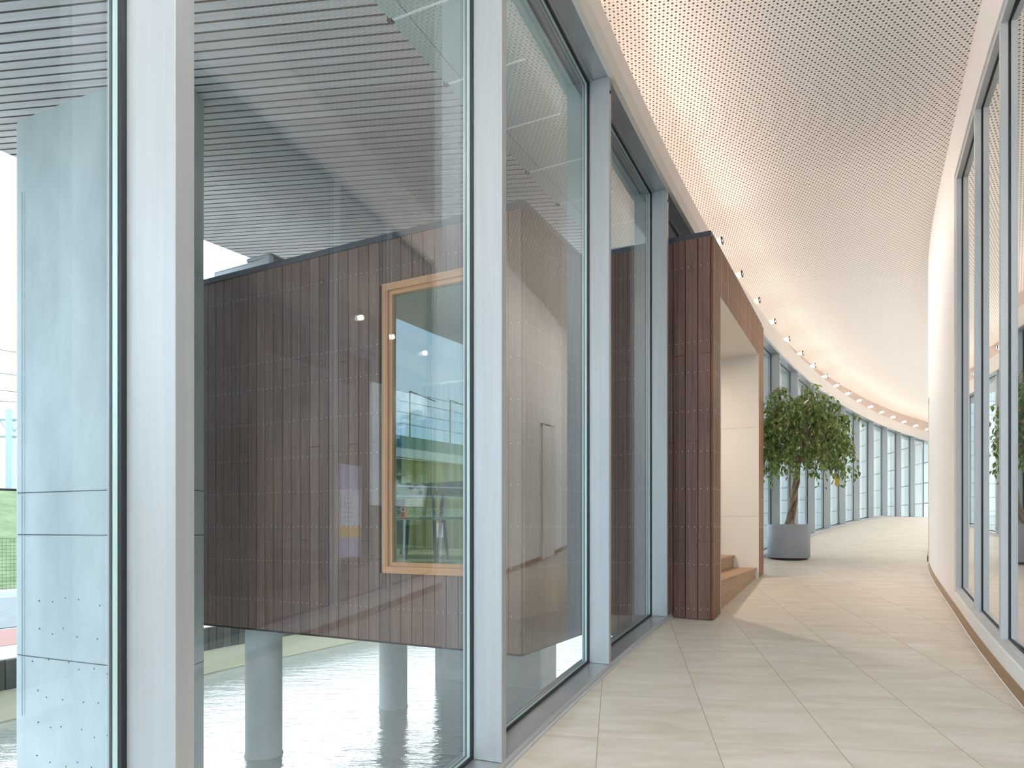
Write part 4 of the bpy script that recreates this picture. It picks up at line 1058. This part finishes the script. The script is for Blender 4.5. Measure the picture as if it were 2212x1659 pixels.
chair(inbox(1016, 1.0), math.atan2(-e1.y, -e1.x) - .2 + PI, 'dark wooden chair inside the pavilion nearest the right window edge')
# unseen lamp added to brighten the pavilion room
q = C0 + e1 * 3.2 + e2 * 2.0
T = empty('room_fill_lamp', V(q, 2.30), 'round lamp added to brighten the pavilion room, out of sight above the window', 'lamp')
b = MB(); b.cyl(V(q, 2.30), V(q, 2.25), .22, n=32); b.build('housing', M['lampwhite'], T); b = MB(); b.cyl(V(q, 2.249), V(q, 2.245), .20, n=32); b.build('diffuser', M['lampglow'], T)
ld = bpy.data.lights.new('lamp_light', 'AREA'); ld.shape = 'DISK'; ld.size = .4; ld.energy = 13; ld.color = (1, .87, .70)
lo = bpy.data.objects.new('lamp_light', ld); COL.objects.link(lo); lo.parent = T; lo.location = (0, 0, -.07)
# lamp in the portal passage
q = P0 + e2 * 1.5 + e1 * 1.3
T = empty('passage_lamp', V(q, OP[2] - .004), 'small recessed lamp in the white portal passage ceiling', 'lamp')
b = MB(); b.cyl(V(q, OP[2] - .005), V(q, OP[2] - .016), .07, n=24); b.build('diffuser', M['lampglow'], T)
ld = bpy.data.lights.new('lamp_light', 'AREA'); ld.shape = 'DISK'; ld.size = .14; ld.energy = 15; ld.color = (1, .82, .68)
lo = bpy.data.objects.new('lamp_light', ld); COL.objects.link(lo); lo.parent = T; lo.location = (0, 0, -.03)

# ceiling panel added behind the viewpoint as unseen fill light
for s_, d_, e_, lb in ((-2.3, 1.15, 62, 'square fill light added to the ceiling behind the viewpoint'),):
    x, y = P(s_, d_); T = empty('ceiling_fill', (x, y, ZC), lb, 'fill light')
    b = MB(); b.obox((x - .32, y - .32, ZC - .015), (.64, 0, 0), (0, .64, 0), (0, 0, .013)); b.build('frame', M['lampwhite'], T)
    b = MB(); b.obox((x - .29, y - .29, ZC - .018), (.58, 0, 0), (0, .58, 0), (0, 0, .003)); b.build('diffuser', M['fillglow'], T)
    ld = bpy.data.lights.new('lamp_light', 'AREA'); ld.size = .58; ld.energy = e_; ld.color = (1.0, .98, .94)
    lo = bpy.data.objects.new('lamp_light', ld); COL.objects.link(lo); lo.parent = T; lo.location = (0, 0, -.03)

# poster standing behind the right-hand glass
s = 5.3
x, y = P(s, width(s) + .45); h = heading(s); t3 = Vector((math.sin(h), math.cos(h), 0)); n3 = Vector((-math.cos(h), math.sin(h), 0))
T = empty('advertising_poster', (x, y, fz(x, y)), 'tall lilac and yellow advertising poster standing behind the right-hand glass', 'poster')
zl = -0.32; o = Vector((x, y, zl)) - t3 * .24
b = MB(); b.obox(o, t3 * .48, -n3 * .02, (0, 0, 1.0)); b.build('board', M['purple'], T)
b = MB(); b.face([o + n3 * .003 + t3 * .0 + U * .35, o + n3 * .003 + t3 * .48 + U * .35, o + n3 * .003 + t3 * .48 + U * .72, o + n3 * .003 + U * .72]); b.build('text_field', M['posterw'], T)
b = MB(); b.face([o + n3 * .003 + U * .22, o + n3 * .003 + t3 * .48 + U * .22, o + n3 * .003 + t3 * .48 + U * .34, o + n3 * .003 + U * .34]); b.build('yellow_band', M['postery'], T)
b = MB()
for i in range(6):
    a = o + n3 * .005 + t3 * .10 + U * (.38 + i * .05); b.face([a, a + t3 * .03, a + t3 * .03 + U * .02, a + U * .02]); a = a + t3 * .1; b.face([a, a + t3 * .09, a + t3 * .09 + U * .012, a + U * .012])
b.build('printed_mark', M['signink'], T)
b = MB(); b.obox((x, y, fz(x, y)), t3 * .03, -n3 * .02, (0, 0, zl - fz(x, y))); b.obox((x - n3.x * -.1 - t3.x * .15, y - n3.y * -.1 - t3.y * .15, fz(x, y)), t3 * .3, -n3 * .25, (0, 0, .02)); b.build('stand', M['bolt'], T)

# ---------------------------------------------------------------- fig tree in a grey planter
px, py = 4.255, 10.52; zp = fz(px, py)
PL = empty('potted_fig_tree', (px, py, zp), 'leafy weeping fig with a plaited trunk in a round grey planter beside the portal', 'plant')
b = MB(); R_ = .306; H_ = .525
b.lathe((px, py, zp), [(.0, .012), (R_ - .02, .012), (R_ - .004, .016), (R_, .022), (R_, H_ - .006), (R_ - .004, H_), (R_ - .014, H_), (R_ - .018, H_ - .006), (R_ - .018, H_ - .06)], 72); b.build('pot', M['pot'], PL, smooth=True)
b = MB(); b.lathe((px, py, zp), [(0, -.03), (R_ - .03, -.03), (R_ - .03, .013)], 48); b.build('plinth', M['bolt'], PL)
b = MB(); rnd = random.Random(2); b.cyl((px, py, zp + H_ - .08), (px, py, zp + H_ - .03), R_ - .02, n=40)
for i in range(260):
    a, r = rnd.uniform(0, 2*PI), (R_ - .035) * math.sqrt(rnd.random()); c = Vector((px + r * math.cos(a), py + r * math.sin(a), zp + H_ - .028)); 
    v1 = Vector((rnd.uniform(-1, 1), rnd.uniform(-1, 1), rnd.uniform(-.4, .4))).normalized() * rnd.uniform(.015, .03); v2 = v1.orthogonal().normalized() * rnd.uniform(.008, .014)
    b.obox(c - v1 / 2, v1, v2, v1.cross(v2).normalized() * .008)
b.build('soil', M['soil'], PL)
def trunk_c(u):            # centre line from the soil to the crown, leaning right then back
    return Vector((px + .00 + .25 * u ** 1.3 + .03 * math.sin(u * 5), py + .04 * math.sin(u * 3), zp + H_ - .06 + 1.22 * u))
b = MB()
for st_ in range(4):
    pts = []; rr = []
    for i in range(41):
        u = i / 40; a = st_ * PI / 2 + u * 7.5; rad = .043 * (1 - .5 * u) + .006 * math.sin(u * 22 + st_); c = trunk_c(u)
        pts.append(c + Vector((math.cos(a) * rad, math.sin(a) * rad, 0))); rr.append((.027 + (.022 * max(0, 1 - u * 7))) * (1 - .45 * u) * (1 + .15 * math.sin(u * 31 + st_ * 2)))
    b.tube(pts, rr, n=9)
b.build('trunk', M['bark'], PL, smooth=True)
CC = Vector((px + .13, py, zp + H_ + 1.28)); RX, RZ = .61, .84
br = MB(); leaves = MB(); rnd = random.Random(11); tips = []
def leaf(mb_, p, d, nrm, ln, mi=0):
    d = d.normalized(); sd = d.cross(nrm).normalized(); nn_ = sd.cross(d).normalized(); w2 = ln * .24
    q = [p, p + d * ln * .38 + sd * w2 + nn_ * ln * .05, p + d * ln * .72 + sd * w2 * .66 + nn_ * ln * .0, p + d * ln - nn_ * ln * .12,
         p + d * ln * .72 - sd * w2 * .66 + nn_ * ln * .0, p + d * ln * .38 - sd * w2 + nn_ * ln * .05]
    mid = [p + d * ln * .38 - nn_ * ln * .03, p + d * ln * .72 - nn_ * ln * .06]
    mb_.face([q[0], q[1], mid[0]], mi); mb_.face([q[1], q[2], mid[1], mid[0]], mi); mb_.face([q[2], q[3], mid[1]], mi)
    mb_.face([q[0], mid[0], q[5]], mi); mb_.face([mid[0], mid[1], q[4], q[5]], mi); mb_.face([mid[1], q[3], q[4]], mi)
top = trunk_c(1.0)
nleaf = 0
for i in range(64):
    a = i * 2.399963 + rnd.uniform(-.3, .3); el = math.asin(max(-1, min(1, 1 - 1.45 * (i + .5) / 64)))
    rr = rnd.uniform(.80, 1.05)
    shape = 1.0 + (.10 if math.cos(a) > 0 else -.02)
    end = CC + Vector((math.cos(a) * math.cos(el) * RX * rr * shape, math.sin(a) * math.cos(el) * RX * rr * .9, math.sin(el) * RZ * rr))
    st_ = trunk_c(rnd.uniform(.72, 1.0)) if el < .2 else top
    mid = st_.lerp(end, .55) + Vector((0, 0, .16 + .1 * rnd.random()))
    pts = []
    for j in range(9):
        u = j / 8; pts.append((st_ * (1-u) ** 2 + mid * 2 * u * (1-u) + end * u ** 2))
    pts.append(end + Vector((math.cos(a) * .05, math.sin(a) * .05, -.10))); pts.append(end + Vector((math.cos(a) * .07, math.sin(a) * .07, -.22)))
    br.tube(pts, [.010 * (1 - .8 * k / 10) + .0012 for k in range(11)], n=5)
    # twigs drooping from the outer half
    for tw in range(9):
        k = rnd.uniform(3.2, 9.8); k0 = int(k); base = pts[k0].lerp(pts[min(k0+1, 10)], k - k0)
        aa = a + rnd.uniform(-1.3, 1.3); ln = rnd.uniform(.16, .34)
        dirv = Vector((math.cos(aa), math.sin(aa), rnd.uniform(-.2, .5)))
        tp = [base, base + dirv * ln * .45, base + dirv * ln * .8 + Vector((0, 0, -.07)), base + dirv * ln * .95 + Vector((0, 0, -.20 - .10 * rnd.random()))]
        br.tube(tp, [.004, .003, .002, .001], n=4)
        for q_ in range(8):
            u = (q_ + .6) / 8 * 2.98; i0 = min(int(u), 2); bp_ = tp[i0].lerp(tp[i0+1], u - i0)
            ld_ = Vector((rnd.uniform(-1, 1), rnd.uniform(-1, 1), rnd.uniform(-1.5, -.25)))
            if ld_.length < .1: continue
            leaf(leaves, bp_, ld_, Vector((rnd.uniform(-.7, .7), rnd.uniform(-.7, .7), 1)), rnd.uniform(.070, .108), 0); nleaf += 1
br.build('branches', M['bark'], PL)
for q_ in range(5): leaf(leaves, CC + Vector((.42 + rnd.uniform(-.04, .04), -.4, -.62 + rnd.uniform(-.04, .04))), Vector((rnd.uniform(-1, 1), -.2, -1)), Vector((0, -1, .3)), .09, 1)
leaves.build('foliage', [M['leaf'], M['leafy']], PL, weld=False)
